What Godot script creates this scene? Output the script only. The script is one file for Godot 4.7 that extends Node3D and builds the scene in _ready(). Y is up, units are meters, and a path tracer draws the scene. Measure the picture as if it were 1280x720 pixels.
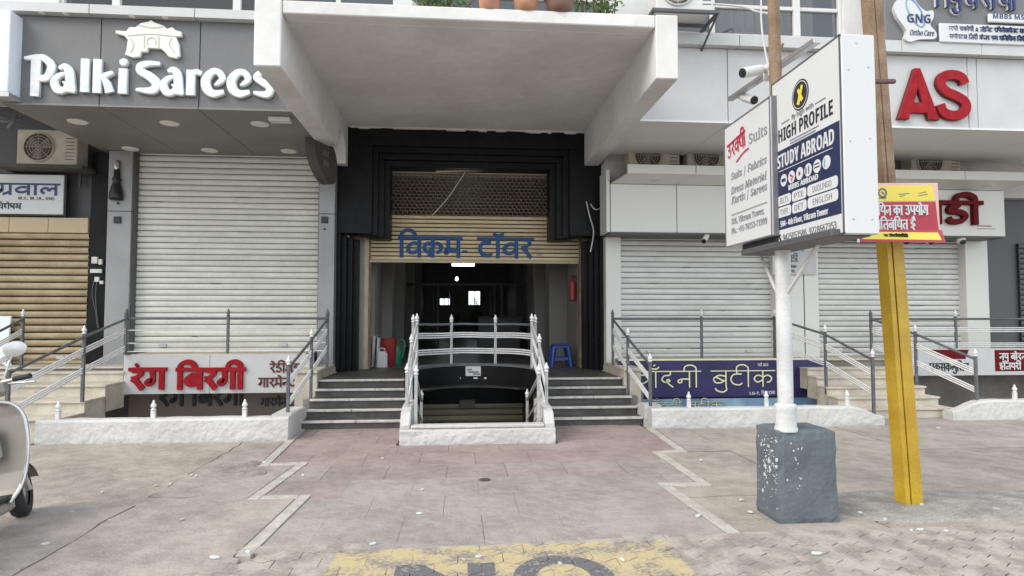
extends Node3D
# ---------------------------------------------------------------- helpers
const F := 790.0
const EYE := 1.6
var cam_basis := Basis()
var used := {}
var M := {}
var rng := RandomNumberGenerator.new()

func ray(px, py) -> Vector3:
	return cam_basis * Vector3((px - 640.0) / F, (360.0 - py) / F, -1.0)
# photo pixel -> point on the upright plane at depth z, or on the level plane at height y
func pz(px, py, z) -> Vector3:
	var r = ray(px, py)
	return r * (z / r.z) + Vector3(0, EYE, 0)
func pg(px, py, y = 0.0) -> Vector3:
	var r = ray(px, py)
	return r * ((y - EYE) / r.y) + Vector3(0, EYE, 0)

func numbered(n: String) -> String:
	if not used.has(n):
		used[n] = 0
		return n
	used[n] += 1
	return "%s_%03d" % [n, used[n]]
func tag(o, label, category, group = ""):
	o.set_meta("label", label); o.set_meta("category", category)
	if group != "": o.set_meta("group", group)
	return o
func thing(called, label, category, at = Vector3.ZERO, turn = 0.0, group = ""):
	var o := Node3D.new(); o.name = numbered(called); add_child(o)
	o.position = at; o.rotation.y = turn
	return tag(o, label, category, group)
func mb() -> SurfaceTool:
	var st := SurfaceTool.new(); st.begin(Mesh.PRIMITIVE_TRIANGLES); return st
func node(called, mesh, m, parent):
	var o := MeshInstance3D.new(); o.mesh = mesh; o.material_override = m
	if parent == self:
		o.name = numbered(called); add_child(o)
	else:
		o.name = called; parent.add_child(o, true)
	return o
func obj(called, st: SurfaceTool, m, parent = self):
	return node(called, st.commit(), m, parent)
func struct(called, st: SurfaceTool, m):
	var o = obj(called, st, m, self); o.set_meta("kind", "structure"); return o
func copy(o, at = null, label = "", turn = null):
	var base: String = o.name
	var rx := RegEx.create_from_string("_\\d\\d\\d$")
	base = rx.sub(base, "")
	var c = o.duplicate(); c.name = numbered(base); add_child(c)
	if at != null: c.position = at
	if turn != null: c.rotation.y = turn
	if label != "": c.set_meta("label", label)
	return c

func tri(st: SurfaceTool, a: Vector3, b: Vector3, c: Vector3, out: Vector3):
	var n := (b - a).cross(c - a)
	if n.length_squared() < 1e-16: return
	n = n.normalized()
	if n.dot(out) < 0.0:
		n = -n
	else:
		var t := b; b = c; c = t        # front faces run clockwise
	for v in [a, b, c]:
		st.set_normal(n); st.set_uv(Vector2(v.x, v.y)); st.add_vertex(v)
func quad(st, a, b, c, d, out):
	tri(st, a, b, c, out); tri(st, a, c, d, out)
# chamfered box between two corners
func box(st: SurfaceTool, lo: Vector3, hi: Vector3, b := 0.0, xf := Transform3D()):
	var c := (lo + hi) / 2.0
	var h := ((hi - lo) / 2.0).abs()
	b = minf(b, minf(h.x, minf(h.y, h.z)) * 0.9)
	if b <= 0.0:
		for a in 3:
			for s in [-1.0, 1.0]:
				var u := Vector3(); u[(a + 1) % 3] = h[(a + 1) % 3]
				var v := Vector3(); v[(a + 2) % 3] = h[(a + 2) % 3]
				var w := Vector3(); w[a] = h[a] * s
				var o := Vector3(); o[a] = s
				quad(st, xf * (c + w + u + v), xf * (c + w + u - v), xf * (c + w - u - v), xf * (c + w - u + v), xf.basis * o)
		return
	var P := func(s: Vector3, a: int) -> Vector3:
		var q := Vector3()
		for i in 3: q[i] = s[i] * (h[i] if i == a else h[i] - b)
		return xf * (c + q)
	for a in 3:
		var a1 := (a + 1) % 3; var a2 := (a + 2) % 3
		for s in [-1.0, 1.0]:
			var q := []
			for k in [[1, 1], [1, -1], [-1, -1], [-1, 1]]:
				var sg := Vector3(); sg[a] = s; sg[a1] = k[0]; sg[a2] = k[1]
				q.append(P.call(sg, a))
			var o := Vector3(); o[a] = s
			quad(st, q[0], q[1], q[2], q[3], xf.basis * o)
			for s2 in [-1.0, 1.0]:
				var s0 := Vector3(); s0[a] = s; s0[a1] = s2; s0[a2] = 1
				var s1 := s0; s1[a2] = -1
				quad(st, P.call(s0, a), P.call(s1, a), P.call(s1, a1), P.call(s0, a1), xf.basis * (s0 + s1))
	for x in [-1, 1]:
		for y in [-1, 1]:
			for z in [-1, 1]:
				var s := Vector3(x, y, z)
				tri(st, P.call(s, 0), P.call(s, 1), P.call(s, 2), xf.basis * s)
func part_box(called, lo, hi, m, parent, b := 0.0, xf := Transform3D()):
	var st := mb(); box(st, lo, hi, b, xf); return obj(called, st, m, parent)
func smooth_tri(st, p, n, i, j, k):
	for q in [i, j, k]:
		st.set_normal(n[q]); st.set_uv(Vector2(p[q].x, p[q].y)); st.add_vertex(p[q])
# round tube along a polyline; radius may be one number or one for each point
func tube(st: SurfaceTool, pts: Array, r, n := 8, caps := true):
	var ring := []; var nor := []
	var up := Vector3.UP
	for i in pts.size():
		var d: Vector3 = ((pts[mini(i + 1, pts.size() - 1)] as Vector3) - (pts[maxi(i - 1, 0)] as Vector3)).normalized()
		if i == 0:
			up = Vector3.UP if absf(d.y) < 0.95 else Vector3.RIGHT
		var s := d.cross(up).normalized()
		up = s.cross(d).normalized()
		var rr: float = r[i] if r is Array else r
		for k in n:
			var a := TAU * k / n
			var q := s * cos(a) + up * sin(a)
			ring.append(pts[i] + q * rr); nor.append(q)
	for i in pts.size() - 1:
		for k in n:
			var a := i * n + k; var b := i * n + (k + 1) % n
			smooth_tri(st, ring, nor, a, b, a + n); smooth_tri(st, ring, nor, b, b + n, a + n)
	if caps:
		for e in [0, pts.size() - 1]:
			var d2: Vector3 = ((pts[0] - pts[1]) if e == 0 else (pts[e] - pts[e - 1]))
			for k in n:
				tri(st, pts[e], ring[e * n + k], ring[e * n + (k + 1) % n], d2)
# lathe round local y; profile = [[r, y], ...]
func lathe(st: SurfaceTool, prof: Array, n := 16, xf := Transform3D()):
	var p := []; var nor := []
	for i in prof.size():
		var a = prof[maxi(i - 1, 0)]; var b = prof[mini(i + 1, prof.size() - 1)]
		var t := Vector2(b[0] - a[0], b[1] - a[1]).normalized()
		for k in n + 1:
			var an := TAU * k / n
			var o := Vector3(cos(an), 0, sin(an))
			p.append(xf * (o * prof[i][0] + Vector3(0, prof[i][1], 0)))
			nor.append((xf.basis * (o * t.y + Vector3(0, -t.x, 0))).normalized())
	var m := n + 1
	for i in prof.size() - 1:
		for k in n:
			var a := i * m + k
			smooth_tri(st, p, nor, a, a + 1, a + m); smooth_tri(st, p, nor, a + 1, a + m + 1, a + m)
# extrude a polygon (local xy) along local z from z0 to z1 with an optional chamfer on the z1 side
func prism(st: SurfaceTool, poly, z0: float, z1: float, xf := Transform3D(), b := 0.0):
	var pl := PackedVector2Array(poly)
	if Geometry2D.is_polygon_clockwise(pl): pl.reverse()
	var top := pl
	if b > 0.0:
		var r := Geometry2D.offset_polygon(pl, -b, Geometry2D.JOIN_MITER)
		if r.size() == 1 and r[0].size() == pl.size():
			var t: PackedVector2Array = r[0]
			if Geometry2D.is_polygon_clockwise(t): t.reverse()
			var best := 0
			for i in t.size():
				if t[i].distance_to(pl[0]) < t[best].distance_to(pl[0]): best = i
			var t2 := PackedVector2Array()
			for i in t.size(): t2.append(t[(best + i) % t.size()])
			top = t2
		else:
			b = 0.0
	var idx := Geometry2D.triangulate_polygon(top)
	for i in range(0, idx.size(), 3):
		tri(st, xf * _v3(top[idx[i]], z1), xf * _v3(top[idx[i + 1]], z1), xf * _v3(top[idx[i + 2]], z1), xf.basis.z * signf(z1 - z0))
	idx = Geometry2D.triangulate_polygon(pl)
	for i in range(0, idx.size(), 3):
		tri(st, xf * _v3(pl[idx[i]], z0), xf * _v3(pl[idx[i + 1]], z0), xf * _v3(pl[idx[i + 2]], z0), xf.basis.z * signf(z0 - z1))
	var zb := z1 - b * signf(z1 - z0)
	for i in pl.size():
		var j := (i + 1) % pl.size()
		var e := pl[j] - pl[i]
		var o := xf.basis * Vector3(e.y, -e.x, 0)
		quad(st, xf * _v3(pl[i], z0), xf * _v3(pl[j], z0), xf * _v3(pl[j], zb), xf * _v3(pl[i], zb), o)
		if b > 0.0:
			quad(st, xf * _v3(pl[i], zb), xf * _v3(pl[j], zb), xf * _v3(top[j], z1), xf * _v3(top[i], z1), o + xf.basis.z * signf(z1 - z0) * o.length())
func _v3(p: Vector2, z: float) -> Vector3:
	return Vector3(p.x, p.y, z)
# ground piece: polygon given in (x, z), top at y1, bottom y0
func slab(st: SurfaceTool, poly, y0: float, y1: float, b := 0.0):
	var q := PackedVector2Array()
	for p in poly: q.append(Vector2(p.x, -p.y))
	prism(st, q, y0, y1, Transform3D(Basis(Vector3(1, 0, 0), Vector3(0, 0, -1), Vector3(0, 1, 0)), Vector3.ZERO), b)
func smoothed(pts: Array, seg := 6) -> Array:
	if pts.size() < 3: return pts
	var r := []
	for i in pts.size() - 1:
		var p0 = pts[maxi(i - 1, 0)]; var p1 = pts[i]; var p2 = pts[i + 1]; var p3 = pts[mini(i + 2, pts.size() - 1)]
		for k in seg:
			r.append(p1.cubic_interpolate(p2, p0, p3, float(k) / seg))
	r.append(pts[-1])
	return r
# one pen stroke as a raised ribbon in local xy; widths one for each point (or a number)
func stroke(st: SurfaceTool, pts: Array, w, z0: float, z1: float, xf := Transform3D(), nib := 0.0, bev := 0.0):
	var L := []; var R := []; var L2 := []; var R2 := []
	for i in pts.size():
		var d: Vector2
		if i == 0: d = (pts[1] - pts[0]).normalized()
		elif i == pts.size() - 1: d = (pts[i] - pts[i - 1]).normalized()
		else: d = ((pts[i + 1] - pts[i]).normalized() + (pts[i] - pts[i - 1]).normalized()).normalized()
		if d == Vector2.ZERO: d = Vector2(1, 0)
		var n := Vector2(-d.y, d.x)
		var ww: float = (w[i] if w is Array else w) / 2.0
		if nib > 0.0: ww *= lerpf(1.0, absf(n.dot(Vector2(0.72, 0.69))) * 0.55 + 0.5, nib)
		L.append(pts[i] + n * ww); R.append(pts[i] - n * ww)
		L2.append(pts[i] + n * maxf(ww - bev, ww * 0.3)); R2.append(pts[i] - n * maxf(ww - bev, ww * 0.3))
	var zb := z1 - bev
	var Z := xf.basis.z
	for i in pts.size() - 1:
		var n3 := xf.basis * Vector3(L[i].x - R[i].x, L[i].y - R[i].y, 0)
		quad(st, xf * _v3(L2[i], z1), xf * _v3(L2[i + 1], z1), xf * _v3(R2[i + 1], z1), xf * _v3(R2[i], z1), Z)
		if z1 - z0 > 0.003:
			quad(st, xf * _v3(L[i], z0), xf * _v3(L[i + 1], z0), xf * _v3(L[i + 1], zb), xf * _v3(L[i], zb), n3)
			quad(st, xf * _v3(R[i], z0), xf * _v3(R[i + 1], z0), xf * _v3(R[i + 1], zb), xf * _v3(R[i], zb), -n3)
			if bev > 0.0:
				quad(st, xf * _v3(L[i], zb), xf * _v3(L[i + 1], zb), xf * _v3(L2[i + 1], z1), xf * _v3(L2[i], z1), n3 + Z * n3.length())
				quad(st, xf * _v3(R[i], zb), xf * _v3(R[i + 1], zb), xf * _v3(R2[i + 1], z1), xf * _v3(R2[i], z1), -n3 + Z * n3.length())
	if z1 - z0 > 0.003:
		for e in [0, pts.size() - 1]:
			var d3 = pts[0] - pts[1] if e == 0 else pts[e] - pts[e - 1]
			quad(st, xf * _v3(L[e], z0), xf * _v3(R[e], z0), xf * _v3(R2[e], z1), xf * _v3(L2[e], z1), xf.basis * Vector3(d3.x, d3.y, 0))

# ---------------------------------------------------------------- Devanagari pen strokes (headline y = 1, baseline 0); "c" strokes are curved, "l" straight
const DEV := {
	"ra": [0.5, [["c", .1, .96, .33, .92, .36, .74, .2, .58, .07, .54], ["l", .09, .55, .24, .4, .43, .02]]],
	"ga": [0.64, [["c", .22, 1, .25, .55, .22, .34, .12, .28, .06, .38, .14, .46, .24, .42], ["l", .52, 1, .52, 0]]],
	"va": [0.62, [["c", .52, .66, .3, .73, .1, .54, .15, .3, .34, .27, .52, .45], ["l", .52, 1, .52, 0]]],
	"ba": [0.64, [["c", .54, .66, .3, .73, .1, .54, .15, .3, .34, .27, .54, .45], ["l", .18, .62, .46, .38], ["l", .54, 1, .54, 0]]],
	"ka": [0.82, [["c", .4, .64, .2, .72, .08, .5, .2, .3, .4, .44], ["c", .4, .6, .58, .72, .72, .55, .66, .33, .54, .28], ["l", .4, 1, .4, 0]]],
	"kra": [0.82, [["c", .4, .64, .2, .72, .08, .5, .2, .3, .4, .44], ["c", .4, .6, .58, .72, .72, .55, .66, .33, .54, .28], ["l", .4, 1, .4, 0], ["l", .4, .26, .22, .08]]],
	"ma": [0.66, [["l", .16, 1, .16, .34], ["c", .18, .34, .08, .24, .06, .36, .16, .4], ["l", .12, .38, .54, .38], ["l", .54, 1, .54, 0]]],
	"tta": [0.58, [["l", .3, 1, .3, .82], ["c", .48, .8, .2, .78, .08, .5, .18, .2, .4, .14, .5, .26]]],
	"da": [0.56, [["c", .38, 1, .36, .78, .16, .72, .08, .5, .18, .34, .36, .4, .3, .5, .24, .38, .34, .2, .48, .02]]],
	"na": [0.6, [["c", .5, .52, .24, .52, .1, .44, .12, .3, .22, .34, .22, .5], ["l", .5, 1, .5, 0]]],
	"cha": [0.64, [["l", .08, .78, .52, .78], ["c", .14, .78, .12, .42, .24, .24, .42, .34, .54, .52], ["l", .54, 1, .54, 0]]],
	"sa": [0.72, [["c", .08, .96, .3, .9, .3, .72, .06, .54], ["l", .08, .55, .34, .06], ["l", .2, .48, .6, .48], ["l", .6, 1, .6, 0]]],
	"dda": [0.56, [["c", .3, 1, .3, .84, .13, .76, .14, .6, .36, .56, .47, .38, .36, .15, .16, .14, .08, .28]]],
	"pa": [0.6, [["c", .12, 1, .12, .6, .22, .42, .5, .42], ["l", .5, 1, .5, 0]]],
	"pra": [0.6, [["c", .12, 1, .12, .6, .22, .42, .5, .42], ["l", .5, 1, .5, 0], ["l", .48, .3, .2, .06]]],
	"ya": [0.62, [["c", .1, .98, .28, .86, .13, .62, .2, .42, .52, .4], ["l", .52, 1, .52, 0]]],
	"tha": [0.66, [["c", .18, .84, .07, .9, .16, 1.0, .26, .86, .12, .62, .2, .42, .54, .42], ["l", .54, 1, .54, 0]]],
	"dha": [0.62, [["c", .2, .9, .08, .98, .28, .92, .1, .74, .3, .66, .1, .52, .24, .34, .52, .4], ["l", .52, 1, .52, 0]]],
	"ta": [0.6, [["c", .5, .62, .26, .62, .12, .44, .16, .2, .28, .1], ["l", .5, 1, .5, 0]]],
	"ha": [0.55, [["c", .3, 1, .28, .84, .1, .74, .2, .58, .44, .6, .42, .4, .2, .36, .16, .2, .3, .16, .42, -.06]]],
	"u_": [0.58, [["c", .12, .98, .36, .92, .34, .7, .18, .6, .4, .54, .48, .34, .34, .12, .14, .14, .06, .3]]],
	"e_": [0.6, [["c", .12, 1, .12, .6, .24, .42, .4, .46, .34, .6], ["c", .5, 1, .5, .4, .4, .1, .26, -.08]]],
	"la": [0.7, [["c", .34, .4, .28, .64, .12, .6, .08, .36, .18, .18], ["c", .34, .38, .42, .62, .58, .6], ["l", .58, 1, .58, 0]]],
	"sha": [0.7, [["c", .22, .84, .08, .88, .14, 1.0, .3, .88, .12, .58, .34, .2], ["l", .3, .55, .2, .45], ["l", .58, 1, .58, 0]]],
	"ssa": [0.6, [["c", .12, 1, .12, .6, .22, .38, .5, .4], ["l", .16, .75, .46, .45], ["l", .5, 1, .5, 0]]],
	"gya": [0.74, [["c", .1, .85, .3, .8, .28, .6, .1, .4, .3, .3, .62, .34], ["l", .3, .6, .62, .6], ["l", .62, 1, .62, 0]]],
	"ja": [0.68, [["c", .58, .5, .3, .5, .1, .38, .14, .18, .28, .12, .36, .26], ["l", .58, 1, .58, 0]]],
	"gra": [0.64, [["c", .22, 1, .25, .55, .22, .34, .12, .28, .06, .38, .14, .46, .24, .42], ["l", .52, 1, .52, 0], ["l", .5, .28, .26, .06]]],
	"a_": [0.8, [["c", .08, .95, .32, .9, .32, .7, .16, .6, .36, .54, .36, .26, .16, .16, .06, .28], ["l", .32, .56, .58, .56], ["l", .66, 1, .66, 0]]],
	"aa": [0.28, [["l", .14, 1, .14, 0]]],
	"ii": [0.28, [["l", .14, 1, .14, 0], ["c", .14, 1, .12, 1.24, -.06, 1.38, -.26, 1.28, -.3, 1]]],
	"i": [0.26, [["l", .12, 1, .12, 0], ["c", .12, 1, .14, 1.24, .34, 1.38, .56, 1.28, .64, 1]]],
	"e": [0.0, [["c", -.12, 1, -.2, 1.22, -.38, 1.3]]],
	"ai": [0.0, [["c", -.14, 1, -.2, 1.2, -.38, 1.24], ["c", -.12, 1, -.1, 1.26, -.22, 1.4]]],
	"o": [0.28, [["l", .14, 1, .14, 0], ["c", .14, 1, .04, 1.22, -.12, 1.3]]],
	"u": [0.0, [["c", -.1, 0, -.08, -.16, -.22, -.3, -.42, -.22, -.5, -.06]]],
	"anu": [0.0, [["l", -.3, 1.17, -.24, 1.25]]],
	"chandra": [0.0, [["c", -.28, 1.3, -.2, 1.16, -.04, 1.16, .04, 1.3]]],
	"bindu": [0.0, [["c", -.34, 1.28, -.26, 1.16, -.1, 1.16, -.02, 1.28], ["l", -.22, 1.34, -.15, 1.4]]],
	"ref": [0.0, [["c", -.12, 1, -.06, 1.2, -.18, 1.3, -.28, 1.2]]],
	"nukta": [0.0, [["l", -.34, -.14, -.28, -.07]]],
	"dash": [0.6, [["l", .12, .4, .46, .4]]],
	"amp": [0.6, [["c", .5, .1, .2, .7, .3, .9, .4, .75, .1, .3, .2, .05, .5, .4]]],
	"dot": [0.3, [["l", .1, .5, .18, .5]]],
}
func deva_width(words: String) -> float:
	var t := 0.0
	for w in words.split(" "):
		for g in w.split("-"): t += DEV[g][0]
		t += 0.3
	return t - 0.3
# writes pen-stroke words; each word is glyphs joined by "-"; size = headline height; returns the SurfaceTool
func deva(st: SurfaceTool, words: String, size: float, pen: float, depth: float, xf := Transform3D(), xs := 1.0, nib := 0.7, bev := 0.0):
	var x := 0.0
	var k := 0
	for w in words.split(" "):
		var x0 := x
		var head: bool = not (w in ["dash", "amp", "dot"])
		for g in w.split("-"):
			for s in DEV[g][1]:
				var pts := []
				for i in range(1, s.size(), 2): pts.append(Vector2((x + s[i]) * xs, s[i + 1]) * size)
				if s[0] == "c": pts = smoothed(pts, 5 if pts.size() > 3 else 4)
				stroke(st, pts, pen * size, 0.0, depth + k * 0.0003, xf, nib, bev)
				k += 1
			x += DEV[g][0]
		if head:
			stroke(st, [Vector2((x0 - 0.02) * xs, 1.0) * size, Vector2((x + 0.04) * xs, 1.0) * size], pen * size * 0.72, 0.0, depth + k * 0.0003, xf, 0.0, bev)
			k += 1
		x += 0.3
var fonts := {}
func font(bold := false, serif := false, italic := false):
	var key := "%s%s%s" % [bold, serif, italic]
	if not fonts.has(key):
		var f := SystemFont.new()
		f.font_names = PackedStringArray(["Droid Serif" if serif else "Droid Sans"])
		f.font_weight = 700 if bold else 400
		fonts[key] = f
	return fonts[key]
# Latin lettering as thin solid text in the local frame xf, fitted into width w and cap height h; origin at the left of the baseline
func latin(called, text, w, h, m, parent, xf: Transform3D, bold := false, serif := false, depth := 0.003, slant := 0.0):
	var t := TextMesh.new()
	t.text = text; t.font = font(bold, serif); t.font_size = 48; t.pixel_size = 0.01; t.depth = 0.1; t.curve_step = 2.0
	t.horizontal_alignment = HORIZONTAL_ALIGNMENT_LEFT
	var bb: AABB = t.get_aabb()
	var arr = t.get_mesh_arrays()
	if arr.is_empty() or bb.size.x <= 0: return null
	var v: PackedVector3Array = arr[Mesh.ARRAY_VERTEX]
	var nn: PackedVector3Array = arr[Mesh.ARRAY_NORMAL]
	var cap := 0.343
	var base := bb.position.y if not ("g" in text or "p" in text or "," in text or "y" in text or "Q" in text) else bb.position.y + 0.1
	var out := PackedVector3Array(); var on := PackedVector3Array()
	for i in v.size():
		var q := v[i]
		var p := Vector3((q.x - bb.position.x) * w / bb.size.x, (q.y - base) * h / cap, (q.z + 0.05) / 0.1 * depth)
		p.x += p.y * slant
		out.append(xf * p); on.append((xf.basis * nn[i]).normalized())
	arr[Mesh.ARRAY_VERTEX] = out; arr[Mesh.ARRAY_NORMAL] = on
	arr[Mesh.ARRAY_TANGENT] = null
	var am := ArrayMesh.new(); am.add_surface_from_arrays(Mesh.PRIMITIVE_TRIANGLES, arr)
	return node(called, am, m, parent)

# ---------------------------------------------------------------- materials
func srgb(r, g, b) -> Color:            # real-world base colour, linear values
	return Color(r, g, b).linear_to_srgb()
# two-tone surface texture: weighted noise layers [frequency, octaves, weight], speckle = share of odd dots
func duo(c1: Color, c2: Color, layers: Array, sd: int, size := 512, speck := 0.0, cs := Color(0, 0, 0), contrast := 1.0) -> ImageTexture:
	var data := []
	for l in layers:
		var n := FastNoiseLite.new()
		n.noise_type = FastNoiseLite.TYPE_SIMPLEX_SMOOTH; n.frequency = l[0] / size; n.fractal_octaves = l[1]; n.seed = sd
		n.fractal_type = FastNoiseLite.FRACTAL_FBM
		sd += 7
		data.append(n.get_seamless_image(size, size).get_data())
	var out := PackedByteArray(); out.resize(size * size * 3)
	var r := RandomNumberGenerator.new(); r.seed = sd
	var A := c1.linear_to_srgb(); var B := c2.linear_to_srgb(); var S := cs.linear_to_srgb()
	for i in size * size:
		var t := 0.0
		for k in layers.size(): t += (data[k][i] / 255.0) * layers[k][2]
		t = clampf((t - 0.5) * contrast + 0.5, 0.0, 1.0)
		var c := A.lerp(B, t)
		if speck > 0.0 and r.randf() < speck: c = c.lerp(S, r.randf_range(0.3, 0.9))
		out[i * 3] = int(c.r * 255); out[i * 3 + 1] = int(c.g * 255); out[i * 3 + 2] = int(c.b * 255)
	return ImageTexture.create_from_image(Image.create_from_data(size, size, false, Image.FORMAT_RGB8, out))
var bump_cache := {}
func bumps(freq: float, sd: int, strength := 4.0):
	var key := "%f_%d_%f" % [freq, sd, strength]
	if not bump_cache.has(key):
		var n := FastNoiseLite.new(); n.frequency = freq; n.seed = sd; n.fractal_octaves = 5
		var t := NoiseTexture2D.new(); t.noise = n; t.seamless = true; t.as_normal_map = true; t.bump_strength = strength
		t.width = 512; t.height = 512
		bump_cache[key] = t
	return bump_cache[key]
func mat(called, c: Color, rough := 0.7, tex = null, scale := 0.5, nrm = null, nscale := 1.0, metal := 0.0) -> StandardMaterial3D:
	var m := StandardMaterial3D.new(); m.resource_name = called
	m.albedo_color = Color(1, 1, 1) if tex else c.linear_to_srgb()
	m.roughness = rough; m.metallic = metal
	if tex or nrm:
		m.uv1_triplanar = true; m.uv1_world_triplanar = true; m.uv1_scale = Vector3.ONE * scale
	if tex: m.albedo_texture = tex
	if nrm:
		m.normal_enabled = true; m.normal_texture = nrm; m.normal_scale = nscale
	M[called] = m
	return m
func tinted(called, from, k: Color) -> StandardMaterial3D:   # a variant of a material with its own tone
	var m = M[from].duplicate(); m.resource_name = called
	m.albedo_color = Color(m.albedo_color.r * k.r, m.albedo_color.g * k.g, m.albedo_color.b * k.b); M[called] = m
	return m
# ---------------------------------------------------------------- scene
func _ready():
	rng.seed = 41
	setup_camera_and_light()
	make_materials()
	build_ground()
	build_building()
	build_fascias()
	build_shutters()
	build_entrance()
	build_stairs()
	build_low_walls()
	build_railings()
	build_shop_signs()
	build_pole_signs()
	build_upper_details()
	build_small_things()
	build_scooter()
	build_street_behind()

func setup_camera_and_light():
	var cam := Camera3D.new(); cam.name = "camera"; add_child(cam)
	cam.fov = rad_to_deg(2.0 * atan(360.0 / F)); cam.near = 0.05; cam.far = 800.0
	cam_basis = Basis.from_euler(Vector3(deg_to_rad(2.68), deg_to_rad(-4.8), 0))
	cam.transform = Transform3D(cam_basis, Vector3(0, EYE, 0)); cam.current = true
	var e := Environment.new()
	e.background_mode = Environment.BG_SKY
	var sky := Sky.new(); var sm := ProceduralSkyMaterial.new()
	sm.sky_top_color = Color(0.68, 0.72, 0.78); sm.sky_horizon_color = Color(0.93, 0.965, 0.99); sm.sky_curve = 0.5
	sm.ground_bottom_color = Color(0.5, 0.48, 0.46); sm.ground_horizon_color = Color(0.72, 0.71, 0.7)
	sm.sun_angle_max = 1.0
	sky.sky_material = sm; e.sky = sky
	e.background_energy_multiplier = 1.0
	e.tonemap_mode = Environment.TONE_MAPPER_LINEAR; e.tonemap_exposure = 2.42
	e.sdfgi_enabled = true; e.ssao_enabled = true; e.ssil_enabled = true
	var we := WorldEnvironment.new(); we.name = "environment"; we.environment = e; add_child(we)
	var sun := DirectionalLight3D.new(); sun.name = "sun"
	sun.light_energy = 0.42; sun.light_angular_distance = 40.0; sun.light_color = Color(1.0, 0.985, 0.965); sun.shadow_enabled = true
	sun.rotation = Vector3(deg_to_rad(-42), deg_to_rad(-58), 0); add_child(sun)

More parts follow.
